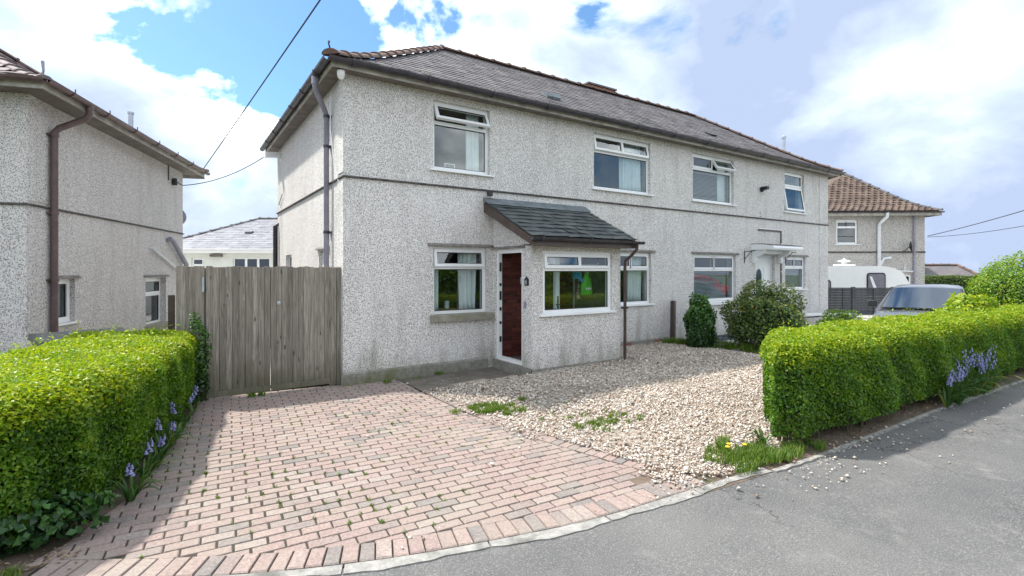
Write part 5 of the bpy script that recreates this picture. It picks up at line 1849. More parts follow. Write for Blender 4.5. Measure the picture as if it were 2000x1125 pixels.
for (x0, x1, z0, z1) in ((-2.4, -0.62, 0.95, 1.62), (0.92, 1.58, 1.10, 1.90)):
    w_ = MB().prism(roundrect(x0 - 0.05, x1 + 0.05, z0 - 0.05, z1 + 0.05, 0.12), 'y', -0.02, -0.001).build('window', 'black', CV)
    MB().prism(roundrect(x0, x1, z0, z1), 'y', -0.03, -0.021).build('pane', 'car_trim', w_)
    MB().add([(x0 + 0.05, -0.034, z1 - 0.1), (x0 + 0.15, -0.034, z1 - 0.1), (x0 + 0.42, -0.034, z0 + 0.02), (x0 + 0.28, -0.034, z0 + 0.02), (x0 + 0.05, -0.031, z1 - 0.1), (x0 + 0.15, -0.031, z1 - 0.1), (x0 + 0.42, -0.031, z0 + 0.02), (x0 + 0.28, -0.031, z0 + 0.02)], BOXF).build('blind_edge', 'caravan', w_)
MB().add([(2.30, 0.25, 1.92), (2.30, 1.85, 1.92), (2.66, 1.85, 1.32), (2.66, 0.25, 1.32), (2.33, 0.25, 1.94), (2.33, 1.85, 1.94), (2.69, 1.85, 1.34), (2.69, 0.25, 1.34)], BOXF).build('front_window', 'car_trim', CV)
MB().prism(roundrect(0.27, 0.83, 2.24, 2.30, 0.02, 2), 'y', 0.6, 1.2).lathe([(0.10, 0), (0.10, 0.14), (0.24, 0.16), (0.22, 0.20), (0.05, 0.24), (0.03, 0.30)], (0.55, 0.9, 2.26), 12).build('roof_vent', 'caravan', CV)
MB().box(-3.1, 1.3, 0.005, 0.03, 2.205, 2.235).build('awning_rail', 'grey_metal', CV)
for x in (-0.9,):
    wh = MB().lathe([(0.12, -0.09), (0.30, -0.09), (0.33, -0.05), (0.33, 0.05), (0.30, 0.09), (0.12, 0.09)], n=18).build('wheel', 'rubber', CV, (x, 0.10, 0.33), (R(90), 0, 0))
    MB().lathe([(0.19, 0.092), (0.17, 0.10)], n=14).build('rim', 'grey_metal', wh)

# ------------------------------------------------------------------ car
def make_car(loc, rz, paint, label, glass='glass_dark'):
    t = thing('parked_car', label, 'car', loc, rz)
    # lower body: lofted sections (x, half width, bottom, shoulder, top)
    ST = [(-2.12, 0.60, 0.42, 0.70, 0.86), (-2.02, 0.78, 0.28, 0.74, 0.98), (-1.6, 0.87, 0.22, 0.78, 0.98), (-0.8, 0.885, 0.20, 0.78, 0.96), (0.2, 0.885, 0.20, 0.77, 0.95), (0.95, 0.875, 0.21, 0.75, 0.95), (1.45, 0.86, 0.22, 0.72, 0.88), (1.85, 0.80, 0.24, 0.66, 0.78), (2.08, 0.66, 0.28, 0.58, 0.68), (2.16, 0.50, 0.34, 0.50, 0.58)]
    V, F = [], []
    for (x, hw, zb, zs, zt) in ST:
        h = [(0.0, zb), (hw * 0.85, zb), (hw * 0.98, zb + 0.10), (hw, (zb + zs) / 2), (hw * 0.985, zs), (hw * 0.93, zt - 0.04), (hw * 0.80, zt - 0.005), (hw * 0.4, zt + 0.02), (0.0, zt + 0.028)]
        ring = h + [(-a, b_) for a, b_ in h[-2:0:-1]]
        V += [(x, a, b_) for a, b_ in ring]
    n = 16
    for i in range(len(ST) - 1):
        for k in range(n):
            a, b_ = i * n + k, i * n + (k + 1) % n
            F.append((a, a + n, b_ + n, b_))
    F.append(tuple(range(n)))
    F.append(tuple(range((len(ST) - 1) * n, len(ST) * n))[::-1])
    MB().add(V, F).build('body', paint, t, smooth=True)
    # cabin: roof and pillars
    CS = [(1.02, 0.955, 0.76, 0.76), (0.62, 1.19, 0.74, 0.70), (0.20, 1.385, 0.70, 0.60), (-0.25, 1.455, 0.68, 0.57), (-0.9, 1.455, 0.67, 0.56), (-1.45, 1.37, 0.66, 0.56), (-1.85, 1.14, 0.66, 0.64), (-2.0, 0.98, 0.66, 0.66)]
    V, F = [], []
    for (x, z_, bw_, tw_) in CS:
        bz = 0.93
        V += [(x, bw_ + 0.06, bz), (x, tw_ + (bw_ - tw_) * 0.12 + 0.02, z_ - 0.05), (x, tw_ - 0.04, z_ - 0.008), (x, tw_ * 0.5, z_ + 0.012), (x, -tw_ * 0.5, z_ + 0.012), (x, -tw_ + 0.04, z_ - 0.008), (x, -(tw_ + (bw_ - tw_) * 0.12 + 0.02), z_ - 0.05), (x, -bw_ - 0.06, bz)]
    for i in range(len(CS) - 1):
        for k in range(7):
            a = i * 8 + k
            F.append((a, a + 8, a + 9, a + 1))
    MB().add(V, F).build('cabin', paint, t, smooth=True)
    # windscreen and windows, thin curved panes just proud of the cabin

    def pane(nm, pts, off):
        off = Vector(off)
        vv = [Vector(p) + off for p in pts]
        mb = MB()
        k = len(vv) // 2
        mb.add(vv + [v - off * 0.5 for v in vv], [(i, i + 1, k + i + 1, k + i) for i in range(k - 1)])
        return mb.build(nm, glass, t, smooth=True)
    ws_b = [(0.99, y, 0.975 + 0.012 * (1 - (y / 0.7) ** 2)) for y in np.linspace(-0.70, 0.70, 9)]
    ws_b = [(x + 0.06 * (1 - (y / 0.7) ** 2), y, z_) for x, y, z_ in ws_b]
    ws_t = [(0.22 + 0.05 * (1 - (y / 0.56) ** 2), y, 1.372 + 0.018 * (1 - (y / 0.56) ** 2)) for y in np.linspace(-0.56, 0.56, 9)]
    # black surround under the glass edge
    sb = [(x - 0.004, y * 1.05, z_ - 0.012) for x, y, z_ in ws_b]
    stp = [(x - 0.02, y * 1.06, z_ + 0.010) for x, y, z_ in ws_t]
    vv_ = [Vector(q_) + Vector((0.012, 0, 0.017)) for q_ in sb + stp]
    MB().add(vv_, [(i, i + 1, 10 + i, 9 + i) for i in range(8)]).build('windscreen_seal', 'black', t, smooth=True)
    pane('windscreen', ws_b + ws_t, (0.018, 0, 0.026))
    rw2 = [(-1.98, y, 1.01) for y in np.linspace(-0.6, 0.6, 5)] + [(-1.52, y, 1.345) for y in np.linspace(-0.52, 0.52, 5)]
    pane('rear_window', rw2, (-0.02, 0, 0.02))
    for s in (-1, 1):
        pane('side_window', [(0.66, s * 0.788, 0.985), (0.22, s * 0.772, 0.985), (-0.42, s * 0.765, 0.985), (0.46, s * 0.765, 1.08), (0.16, s * 0.662, 1.30), (-0.42, s * 0.634, 1.385)], (0, s * 0.014, 0.004))
        pane('side_window', [(-0.50, s * 0.765, 0.985), (-1.1, s * 0.758, 0.985), (-1.50, s * 0.755, 1.02), (-0.50, s * 0.634, 1.385), (-1.0, s * 0.634, 1.375), (-1.40, s * 0.655, 1.29)], (0, s * 0.014, 0.004))
        mr_ = MB().add([(0, 0, 0), (-0.10, s * 0.02, 0), (-0.10, s * 0.20, 0), (0.02, s * 0.17, 0), (0, 0, 0.13), (-0.10, s * 0.02, 0.13), (-0.09, s * 0.19, 0.14), (0.02, s * 0.16, 0.12)], BOXF if s > 0 else [f[::-1] for f in BOXF]).build('mirror', 'black', t, (0.62, s * 0.83, 0.98))
        MB().add([(2.02, s * 0.42, 0.55), (1.90, s * 0.74, 0.58), (1.72, s * 0.80, 0.68), (2.0, s * 0.46, 0.66)], [(0, 1, 2, 3)]).build('headlight', 'grey_metal', t, (0.03, s * 0.02, 0.02))
        for x in (1.34, -1.30):
            wh = MB().lathe([(0.10, -0.10), (0.29, -0.10), (0.315, -0.06), (0.315, 0.06), (0.29, 0.10), (0.10, 0.10)], n=20).build('wheel', 'rubber', t, (x, s * 0.80, 0.315), (R(90), 0, 0), smooth=True)
            MB().lathe([(0.205, 0.0), (0.20, 0.012), (0.05, 0.03)], (0, 0, -s * 0.10 if s > 0 else 0.10), 14).build('rim', 'grey_metal', wh)
    MB().tube([(1.04, 0.1, 0.99), (1.03, 0.45, 0.995), (0.95, 0.66, 1.01)], 0.009, 5).build('wiper', 'black', t)
    return t


m, nt, b = new_mat('car_silver')
b.inputs['Base Color'].default_value = (0.42, 0.43, 0.47, 1)
b.inputs['Metallic'].default_value = 0.55
b.inputs['Roughness'].default_value = 0.32
b.inputs['Coat Weight'].default_value = 0.7
nt.links.new(ramp(nt, noise(nt, objco(nt), 3, 3), [(0.3, (0.15, 0.16, 0.19)), (0.7, (0.19, 0.20, 0.235))]), b.inputs['Base Color'])
M['car_silver'] = m
m, nt, b = new_mat('car_red')
nt.links.new(ramp(nt, noise(nt, objco(nt), 3, 3), [(0.3, (0.42, 0.012, 0.02)), (0.7, (0.50, 0.018, 0.03))]), b.inputs['Base Color'])
b.inputs['Roughness'].default_value = 0.3
b.inputs['Coat Weight'].default_value = 0.7
M['car_red'] = m
M['car_glass'] = glass_mat('car_glass', (0.42, 0.46, 0.47), 3.2)
make_car((11.75, -3.55, -0.04), R(180 + 14), 'car_silver', 'silver grey car parked behind the right hedge', 'car_glass')
# across the road, met only as reflections in the windows
make_car((23.0, -10.2, 0.0), R(8), 'car_red', 'red car parked across the road, mirrored in the right ground floor window', 'glass_dark')

# ------------------------------------------------------------------ far bungalow roof with red chimney
FB = thing('bungalow', 'distant grey roofed bungalow with red ridge and brick chimney', 'bungalow', (52.0, 6.9, -3.3), R(-50))
fr_ = MB()
fr_.quad((-9, -0.4, 2.6), (5.0, -0.4, 2.6), (2.1, 4, 5.55), (-9, 4, 5.55))
fr_.quad((5.0, -0.4, 2.6), (5.0, 8.4, 2.6), (2.1, 4.01, 5.55), (2.1, 4, 5.55))
fr_.quad((5.0, 8.4, 2.6), (-9, 8.4, 2.6), (-9, 4, 5.55), (2.1, 4.01, 5.55))
fro = fr_.build('roof', 'slate_a', FB, rnd=True)
ridge_tiles(fro, 'ridge_tile', [(-9, 4, 5.58), (2.1, 4, 5.58)], 'ridge', 0.6, 0.18)
ridge_tiles(fro, 'hip_tile', [(5.0, -0.4, 2.64), (2.1, 4, 5.58)], 'ridge', 0.6, 0.18)
MB().box(-8.6, 4.6, 0, 8, 0, 2.62).build('wall', 'cream', FB)
ch = MB().box(-2.0, -1.1, 2.6, 3.5, 3.5, 6.2).box(-2.1, -1.0, 2.5, 3.6, 6.203, 6.35).build('chimney', 'chimney_brick', fro)
MB().lathe([(0.16, 0), (0.14, 0.45), (0.17, 0.5)], (-1.72, 3.05, 6.353), 10).build('chimney_pot', 'chimney_brick', fro)
MB().box(-1.9, -1.86, 3.1, 3.14, 6.353, 8.2).build('aerial', 'grey_metal', fro)
# ------------------------------------------------------------------ hedges
def bulge(x, y, z):
    return 0.028 * np.sin(x * 3.1 + z * 2.3) + 0.022 * np.sin(y * 4.3 - z * 3.1 + 1) + 0.022 * np.sin((x + y) * 7.7 + z * 5)


def hedge(name, label, poly, h, n, L, W, base_gap=0.12, top_yellow=0.75, hvar=0.05, stems=40, mat='leaf', r=0.22, cat='hedge', z0=0.0, side_keep=None):
    root = thing(name, label, cat, (0, 0, 0))
    P = np.array(poly, dtype=float)
    nx_ = np.roll(P, -1, 0) - P
    el = np.linalg.norm(nx_, axis=1)
    nrm = np.stack([nx_[:, 1], -nx_[:, 0]], 1) / el[:, None]       # outward for counter-clockwise polygons
    a_side = el.sum() * h
    a_top = area(poly)
    ns = int(n * a_side / (a_side + a_top))
    # sides
    e = RNG.choice(len(P), ns, p=el / el.sum())
    t = RNG.uniform(0, 1, ns)
    z = base_gap + (h - base_gap) * RNG.uniform(0, 1, ns) ** 0.9
    xy = P[e] + nx_[e] * t[:, None]
    # blend normals near corners so that the ends read round
    nn = nrm[e].copy()
    tt_ = np.clip((t * el[e]) / 0.35, 0, 1)
    prev = nrm[(e - 1) % len(P)]
    nn = nn * (0.5 + 0.5 * tt_[:, None]) + prev * (0.5 - 0.5 * tt_[:, None])
    t2 = np.clip(((1 - t) * el[e]) / 0.35, 0, 1)
    nxt = nrm[(e + 1) % len(P)]
    nn = nn * (0.5 + 0.5 * t2[:, None]) + nxt * (0.5 - 0.5 * t2[:, None])
    nn = unit(nn)
    zz = np.clip((z - (h - r)) / r, 0, 1)
    inset = r * (1 - np.sqrt(np.maximum(0, 1 - zz ** 2))) + 0.06 * np.clip(1 - z / 0.4, 0, 1)
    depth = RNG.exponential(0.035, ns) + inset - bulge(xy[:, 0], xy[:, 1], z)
    Ps = np.concatenate([xy - nn * depth[:, None], z[:, None]], 1)
    Ns = np.concatenate([nn * (1 - 0.6 * zz[:, None]), (0.35 + 0.6 * zz)[:, None]], 1)
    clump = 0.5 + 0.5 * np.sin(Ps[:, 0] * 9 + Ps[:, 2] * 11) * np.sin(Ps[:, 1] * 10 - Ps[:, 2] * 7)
    fresh_lit = np.clip((z - h * 0.72) / (h * 0.28), 0, 1)  # new growth and some top light, both put into the leaf colour
    Cs = np.clip(0.24 + 0.30 * clump + RNG.normal(0, 0.15, ns) + fresh_lit * top_yellow * 0.5 - np.clip(depth - inset, 0, 0.2) * 1.5 + 0.08 * z / h, 0, 1)
    # top
    nt_ = n - ns
    mn, mx = P.min(0), P.max(0)
    k = int(nt_ * ((mx - mn).prod() / max(a_top, 0.1)) * 1.1) + 50
    q = RNG.uniform(mn, mx, (k, 2))
    q = q[in_poly(q[:, 0], q[:, 1], poly)][:nt_]
    d = dist_poly(q[:, 0], q[:, 1], poly)
    dd = np.clip(d / r, 0, 1)
    zt = h - r + r * np.sqrt(np.maximum(0, 1 - (1 - dd) ** 2)) + bulge(q[:, 0] * 1.3, q[:, 1], 0) * hvar * 12 - RNG.exponential(0.03, len(q)) + RNG.uniform(0, 0.03, len(q))
    shoot = RNG.uniform(0, 1, len(q)) < 0.02
    zt[shoot] += RNG.uniform(0.02, 0.13, shoot.sum())
    Pt = np.concatenate([q, zt[:, None]], 1)
    Nt = np.tile(np.array([[0, 0, 1.0]]), (len(q), 1))
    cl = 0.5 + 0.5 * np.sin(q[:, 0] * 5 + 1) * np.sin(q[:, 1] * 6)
    Ct = np.clip(0.40 + top_yellow * 0.42 + 0.15 * cl + RNG.normal(0, 0.14, len(q)), 0, 1)  # top leaves yellower: young growth, with light from above painted in
    A, N_, C_ = np.concatenate([Ps, Pt]), np.concatenate([Ns, Nt]), np.concatenate([Cs, Ct])
    A[:, 2] += z0
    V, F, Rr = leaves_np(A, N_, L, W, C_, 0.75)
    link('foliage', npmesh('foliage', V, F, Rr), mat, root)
    # closed dark core added to block the view through the leaves
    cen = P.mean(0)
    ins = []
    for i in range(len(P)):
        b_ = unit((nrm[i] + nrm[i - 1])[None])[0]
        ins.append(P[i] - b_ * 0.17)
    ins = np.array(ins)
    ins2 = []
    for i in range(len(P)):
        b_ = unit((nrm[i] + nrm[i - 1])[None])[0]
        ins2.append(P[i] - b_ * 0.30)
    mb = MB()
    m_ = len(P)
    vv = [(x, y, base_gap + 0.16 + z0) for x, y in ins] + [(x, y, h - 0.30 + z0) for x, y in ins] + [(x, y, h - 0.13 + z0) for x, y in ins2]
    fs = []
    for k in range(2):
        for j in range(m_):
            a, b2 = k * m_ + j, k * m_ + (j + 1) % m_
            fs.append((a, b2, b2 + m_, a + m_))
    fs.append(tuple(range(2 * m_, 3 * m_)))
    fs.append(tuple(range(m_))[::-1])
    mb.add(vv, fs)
    mb.build('inner_core', 'core', root)
    if stems:
        mb = MB()
        for i in range(stems):
            e_ = int(RNG.choice(len(P), p=el / el.sum()))
            p = P[e_] + nx_[e_] * RNG.uniform(0, 1) - nrm[e_] * RNG.uniform(0.12, 0.30)
            x, y = p
            a, b2 = RNG.normal(0, 0.07, 2)
            mb.tube([(x, y, z0 - 0.02), (x + a * 0.5, y + b2 * 0.5, z0 + 0.22), (x + a, y + b2, z0 + 0.45)], [0.012, 0.009, 0.006], 5, False)
        mb.build('stems', 'twig', root)['kind'] = 'stuff'
    return root


HL = [(-1.86, 0.10), (-3.25, 0.25), (-3.65, -1.4), (-4.6, -2.35), (-4.3, -3.05), (-3.15, -3.62), (-2.88, -3.58), (-2.62, -3.30), (-2.42, -2.75), (-2.22, -1.9), (-2.05, -0.9)]
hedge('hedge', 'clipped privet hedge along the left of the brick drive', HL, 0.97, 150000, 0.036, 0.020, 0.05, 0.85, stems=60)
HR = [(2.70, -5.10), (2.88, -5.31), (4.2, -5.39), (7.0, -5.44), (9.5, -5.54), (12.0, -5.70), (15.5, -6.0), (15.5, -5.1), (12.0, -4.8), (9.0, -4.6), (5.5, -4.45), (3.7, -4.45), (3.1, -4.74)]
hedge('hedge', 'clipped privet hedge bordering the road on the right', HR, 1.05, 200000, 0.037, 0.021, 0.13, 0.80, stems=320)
# far hedge strip and the hedge across the road
dr = Vector((math.sin(R(33.6)), math.cos(R(33.6))))
rt = Vector((dr.y, -dr.x))


def at_d(px, D):
    c = Vector((-2.11, -7.78)) + dr * D + rt * (D * (px - 1000) / 985)
    return (c.x, c.y)


fh = [at_d(1790, 31), at_d(2080, 28.5), at_d(2080, 29.7), at_d(1790, 32.2)]
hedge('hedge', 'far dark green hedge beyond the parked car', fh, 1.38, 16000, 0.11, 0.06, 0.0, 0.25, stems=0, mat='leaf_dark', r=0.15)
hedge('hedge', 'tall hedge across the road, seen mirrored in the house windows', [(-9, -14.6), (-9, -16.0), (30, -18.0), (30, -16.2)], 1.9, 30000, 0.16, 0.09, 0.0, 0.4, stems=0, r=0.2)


def shrub(name, label, c, rx, ry, h, n, L, W, mat, cat='shrub', zmin=0.1, lump=0.16, bright=0.3, stems=5, flat=1.0, rndmul=1.0, core=True, droop=0.0):
    root = thing(name, label, cat, (c[0], c[1], c[2]))
    th = RNG.uniform(0, 2 * np.pi, n)
    cz = RNG.uniform(-1, 1, n)
    s = np.sqrt(1 - cz ** 2)
    D = np.stack([s * np.cos(th), s * np.sin(th), cz], 1)
    k = 1 + lump * (np.sin(D[:, 0] * 5 + c[0] * 3) * np.sin(D[:, 1] * 6 + c[1]) + 0.8 * np.sin(D[:, 2] * 7 + D[:, 0] * 4 + 2)) + RNG.normal(0, 0.05, n)
    inward = 1 - np.minimum(RNG.exponential(0.11, n), 0.6)
    rad = k * inward
    hz = (h - zmin) / 2
    P = np.stack([D[:, 0] * rx, D[:, 1] * ry, D[:, 2] * hz], 1) * rad[:, None]
    P[:, 2] += zmin + hz
    P[:, 2] = np.maximum(P[:, 2], 0.03)
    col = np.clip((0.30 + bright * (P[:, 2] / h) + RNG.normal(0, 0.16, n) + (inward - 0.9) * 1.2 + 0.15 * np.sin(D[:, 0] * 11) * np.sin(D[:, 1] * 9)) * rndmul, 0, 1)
    V, F, Rr = leaves_np(P, D + np.array([[0, 0, 0.4]]), L, W, col, 0.7, droop)
    link('foliage', npmesh('foliage', V, F, Rr), mat, root)
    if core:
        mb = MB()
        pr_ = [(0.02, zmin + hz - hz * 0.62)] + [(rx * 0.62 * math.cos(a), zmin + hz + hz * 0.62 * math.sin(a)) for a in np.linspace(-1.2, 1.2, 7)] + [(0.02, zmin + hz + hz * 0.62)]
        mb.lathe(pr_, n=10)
        o = mb.build('inner_core', 'core', root)  # solid dark core, added so the shrub is not see-through
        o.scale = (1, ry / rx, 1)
    for i in range(stems):
        a = random.uniform(0, 6.28)
        q = random.uniform(0.1, 0.45)
        MB().tube([(0.05 * math.cos(a), 0.05 * math.sin(a), -0.03), (rx * q * 0.5 * math.cos(a), ry * q * 0.5 * math.sin(a), h * 0.3), (rx * q * math.cos(a), ry * q * math.sin(a), h * 0.62)], [0.022, 0.015, 0.008], 6).build('stem', 'twig', root)
    return root


shrub('shrub', 'dark green glossy leaved shrub in front of the white door', (8.42, -1.75, -0.04), 0.80, 0.78, 1.47, 9500, 0.075, 0.036, 'leaf_dark', zmin=0.06, lump=0.13, bright=0.34)
shrub('shrub', 'small leafy shrub at the right of the dark shrub', (10.6, -2.3, -0.04), 0.5, 0.45, 0.85, 4500, 0.05, 0.028, 'leaf', bright=0.25)
shrub('ivy', 'ivy grown into a dark column beside the wooden post', (7.30, -0.95, 0.0), 0.31, 0.30, 1.17, 6500, 0.06, 0.048, 'leaf_ivy', cat='ivy', zmin=-0.1, lump=0.17, bright=0.6, stems=3, droop=0.6)
shrub('round_bush', 'large round bright green bush at the far right', (13.05, -4.95, 0.0), 1.08, 1.05, 2.08, 24000, 0.055, 0.032, 'leaf', cat='bush', zmin=0.05, lump=0.06, bright=0.28)
shrub('laurel', 'broad leaved laurel poking over the right hedge', (9.9, -4.75, 0.0), 0.80, 0.40, 1.28, 4200, 0.095, 0.045, 'leaf', zmin=0.5, lump=0.12, bright=0.48)
shrub('ivy', 'dark ivy creeping under the near end of the left hedge', (-2.93, -3.42, 0.0), 0.40, 0.20, 0.32, 1100, 0.06, 0.05, 'leaf_ivy', cat='ivy', zmin=0.0, stems=0, core=False)
shrub('ivy', 'ivy climbing the boards where the left hedge meets the gate', (-1.90, -0.02, 0.0), 0.15, 0.13, 1.12, 1500, 0.042, 0.034, 'leaf_ivy', cat='ivy', zmin=0.0, stems=1, core=False, bright=0.7)


# ------------------------------------------------------------------ grasses and weeds
def blades(name, label, cat, spots, h, w, mat='grass', kind='stuff', lean=0.5, parent=None):
    """spots: list of (x, y, z, radius, count)"""
    Vv, Ff, Rr = [], [], []
    o = 0
    for (x, y, z, r_, n) in spots:
        a = RNG.uniform(0, 2 * np.pi, n)
        q = r_ * np.sqrt(RNG.uniform(0, 1, n))
        bx, by = x + q * np.cos(a), y + q * np.sin(a)
        hd = RNG.uniform(0, 2 * np.pi, n)
        hh = h * RNG.uniform(0.45, 1.15, n)
        ln_ = hh * lean * RNG.uniform(0.2, 1.3, n)
        dx, dy = np.cos(hd), np.sin(hd)
        wx, wy = -dy * w / 2, dx * w / 2
        V = np.zeros((n, 5, 3))
        V[:, 0] = np.stack([bx - wx, by - wy, np.full(n, z)], 1)
        V[:, 1] = np.stack([bx + wx, by + wy, np.full(n, z)], 1)
        V[:, 2] = np.stack([bx + wx * 0.8 + dx * ln_ * 0.35, by + wy * 0.8 + dy * ln_ * 0.35, z + hh * 0.62], 1)
        V[:, 3] = np.stack([bx - wx * 0.8 + dx * ln_ * 0.35, by - wy * 0.8 + dy * ln_ * 0.35, z + hh * 0.62], 1)
        V[:, 4] = np.stack([bx + dx * ln_, by + dy * ln_, z + hh], 1)
        f = np.array([(0, 1, 2), (0, 2, 3), (3, 2, 4)])
        F = (np.arange(n)[:, None, None] * 5 + f[None] + o).reshape(-1, 3)
        o += n * 5
        Vv.append(V.reshape(-1, 3))
        Ff.append(F)
        Rr.append(np.repeat(RNG.uniform(0, 1, n), 3))
    ob = link(name, npmesh(name, np.concatenate(Vv), np.concatenate(Ff), np.concatenate(Rr)), mat, parent)
    if parent is None:
        tag(ob, label, cat, kind=kind)
    return ob


def patch(cx, cy, rx, ry, n, per, r_):
    return [(cx + RNG.normal(0, rx), cy + RNG.normal(0, ry), 0.0, r_ * RNG.uniform(0.6, 1.3), per) for _ in range(n)]


def onz(sp):
    return [(x, y, float(gz(x, y)) if x > 1.0 else 0.002, r_, n) for (x, y, z, r_, n) in sp]


blades('grass_tuft', 'grass tuft where the bricks meet the gravel', 'grass', onz(patch(1.18, -2.42, 0.13, 0.15, 30, 80, 0.06)), 0.06, 0.006)
blades('grass_tuft', 'sparse weeds in the middle of the gravel', 'grass', onz(patch(1.92, -3.62, 0.20, 0.10, 26, 50, 0.055) + patch(1.72, -3.25, 0.26, 0.15, 9, 22, 0.05)), 0.045, 0.006)
blades('grass_tuft', 'thin weeds trailing over the gravel behind the tuft', 'grass', onz(patch(1.65, -2.65, 0.30, 0.12, 9, 16, 0.05)), 0.035, 0.006)
blades('grass_tuft', 'grassy weeds at the corner of the right hedge and road', 'grass', onz(patch(2.22, -5.05, 0.17, 0.12, 44, 70, 0.07) + patch(2.72, -5.26, 0.20, 0.05, 26, 70, 0.06)), 0.075, 0.007)
blades('grass_tuft', 'long grass below the ivy column and dark shrub', 'grass', [(7.22 + 0.05 * k + RNG.uniform(-0.16, 0.16), -0.25 - 0.19 * k * 0.55, 0.07, 0.13, 90) for k in range(20) for _ in range(2)] + [(7.5 + RNG.uniform(0, 0.8), RNG.uniform(-2.6, -1.6), -0.02, 0.13, 60) for _ in range(16)], 0.17, 0.010)
blades('grass_tuft', 'small grass tuft at the foot of the front wall', 'grass', [(1.55, -0.08, 0.0, 0.08, 90), (0.62, -0.16, 0.0, 0.07, 70), (1.1, -0.2, 0.0, 0.09, 30)], 0.07, 0.007)
blades('weed', 'leafy weed under the left leaf of the gate', 'weed', [(-1.25, 0.04, 0.0, 0.05, 50), (-1.12, 0.05, 0.0, 0.05, 40)], 0.06, 0.016)
blades('grass_tuft', 'grass at the bottom left corner beside the drive', 'grass', [(-2.98 + RNG.uniform(-0.15, 0.1), -3.86 + RNG.uniform(-0.06, 0.10), 0.0, 0.05, 60) for _ in range(10)], 0.05, 0.006)
# weeds in the paving joints
sp_ = []
for _ in range(330):
    u = round(RNG.uniform(-2.0, 1.0) / 0.1) * 0.1
    v = round(RNG.uniform(-4.6, -1.0) / 0.1) * 0.1
    x, y = to_w(u, v)
    if in_poly(np.array([x]), np.array([y]), FIELD)[0] and RNG.uniform() < 0.45 + 0.4 * math.sin(x * 3 + y * 2):
        sp_.append((x, y, -0.006, 0.016, int(RNG.uniform(8, 24))))
blades('joint_weeds', 'tiny weeds sprouting from the joints between the paving bricks', 'weeds', sp_, 0.022, 0.005, kind='stuff', lean=1.1)
for (x, y, w_) in ((2.12, -5.0, 'leftmost'), (2.20, -4.96, 'middle'), (2.31, -5.05, 'rightmost')):
    d_ = thing('dandelion', 'yellow dandelion in the weeds by the right hedge, %s of three' % w_, 'dandelion', (x, y, 0.02), 0, 'dandelions by the right hedge')
    MB().tube([(0, 0, 0), (0.01, 0, 0.09)], 0.003, 5).build('stalk', 'grass', d_)
    MB().lathe([(0.004, 0.088), (0.02, 0.094), (0.022, 0.103), (0.008, 0.108)], (0.01, 0, 0), 10).build('flower_head', 'dandelion', d_)


# ------------------------------------------------------------------ bluebells
def strap_leaves(n, h):
    mb = MB()
    for i in range(n):
        a = random.uniform(0, 6.28)
        L = h * random.uniform(0.7, 1.2)
        dx, dy = math.cos(a), math.sin(a)
        sx_, sy_ = -dy, dx
        w = random.uniform(0.007, 0.012)
        pts = []
        cv = random.uniform(0.5, 1.3)
        for k in range(6):
            t = k / 5
            d = 0.02 + L * 0.75 * t ** 1.2 * cv * 0.7
            z = L * (t - 0.62 * cv * t ** 2.4) + 0.01
            ww = w * (1 - t ** 3) + 0.001
            pts.append((dx * d - sx_ * ww, dy * d - sy_ * ww, z + 0.003))
            pts.append((dx * d, dy * d, z - 0.001))
            pts.append((dx * d + sx_ * ww, dy * d + sy_ * ww, z + 0.003))
        fs = []
        for k in range(5):
            b_ = k * 3
            fs += [(b_, b_ + 1, b_ + 4, b_ + 3), (b_ + 1, b_ + 2, b_ + 5, b_ + 4)]
        mb.add(pts, fs, random.random())
    return mb


def bluebell(loc, h, nl, ns_, label, group):
    t = thing('bluebell', label, 'bluebell', loc, random.uniform(0, 6), group)
    strap_leaves(nl, h * 1.05).build('leaves', 'blueleaf', t, smooth=False, rnd=True)
    for i in range(ns_):
        a = random.uniform(0, 6.28)
        q = random.uniform(0.02, 0.08)
        x, y = q * math.cos(a), q * math.sin(a)
        hh = h * random.uniform(0.85, 1.2)
        top = Vector((x * 1.9, y * 1.9, hh))
        MB().tube([(x * 0.4, y * 0.4, 0), (x, y, hh * 0.6), top, top + Vector((x * 0.5 + 0.01, y * 0.5, -0.01))], [0.004, 0.0035, 0.003, 0.002], 5).build('stem', 'blueleaf', t, rnd=True)
        fl = MB()
        for k in range(8):
            zz = hh * (0.72 + 0.30 * k / 8)
            an = k * 2.4
            cx, cy = x * (1 + 0.9 * (k / 8)) + 0.017 * math.cos(an), y * (1 + 0.9 * (k / 8)) + 0.017 * math.sin(an)
            rr = 0.0105 * (1.15 - 0.5 * k / 8)
            fl.lathe([(rr * 0.35, 0.012), (rr * 0.8, 0.006), (rr * 0.85, -0.006), (rr * 1.5, -0.016)], (cx, cy, zz), 6, random.random())
        fl.build('flowers', 'bluebell', t, rnd=True)
    return t


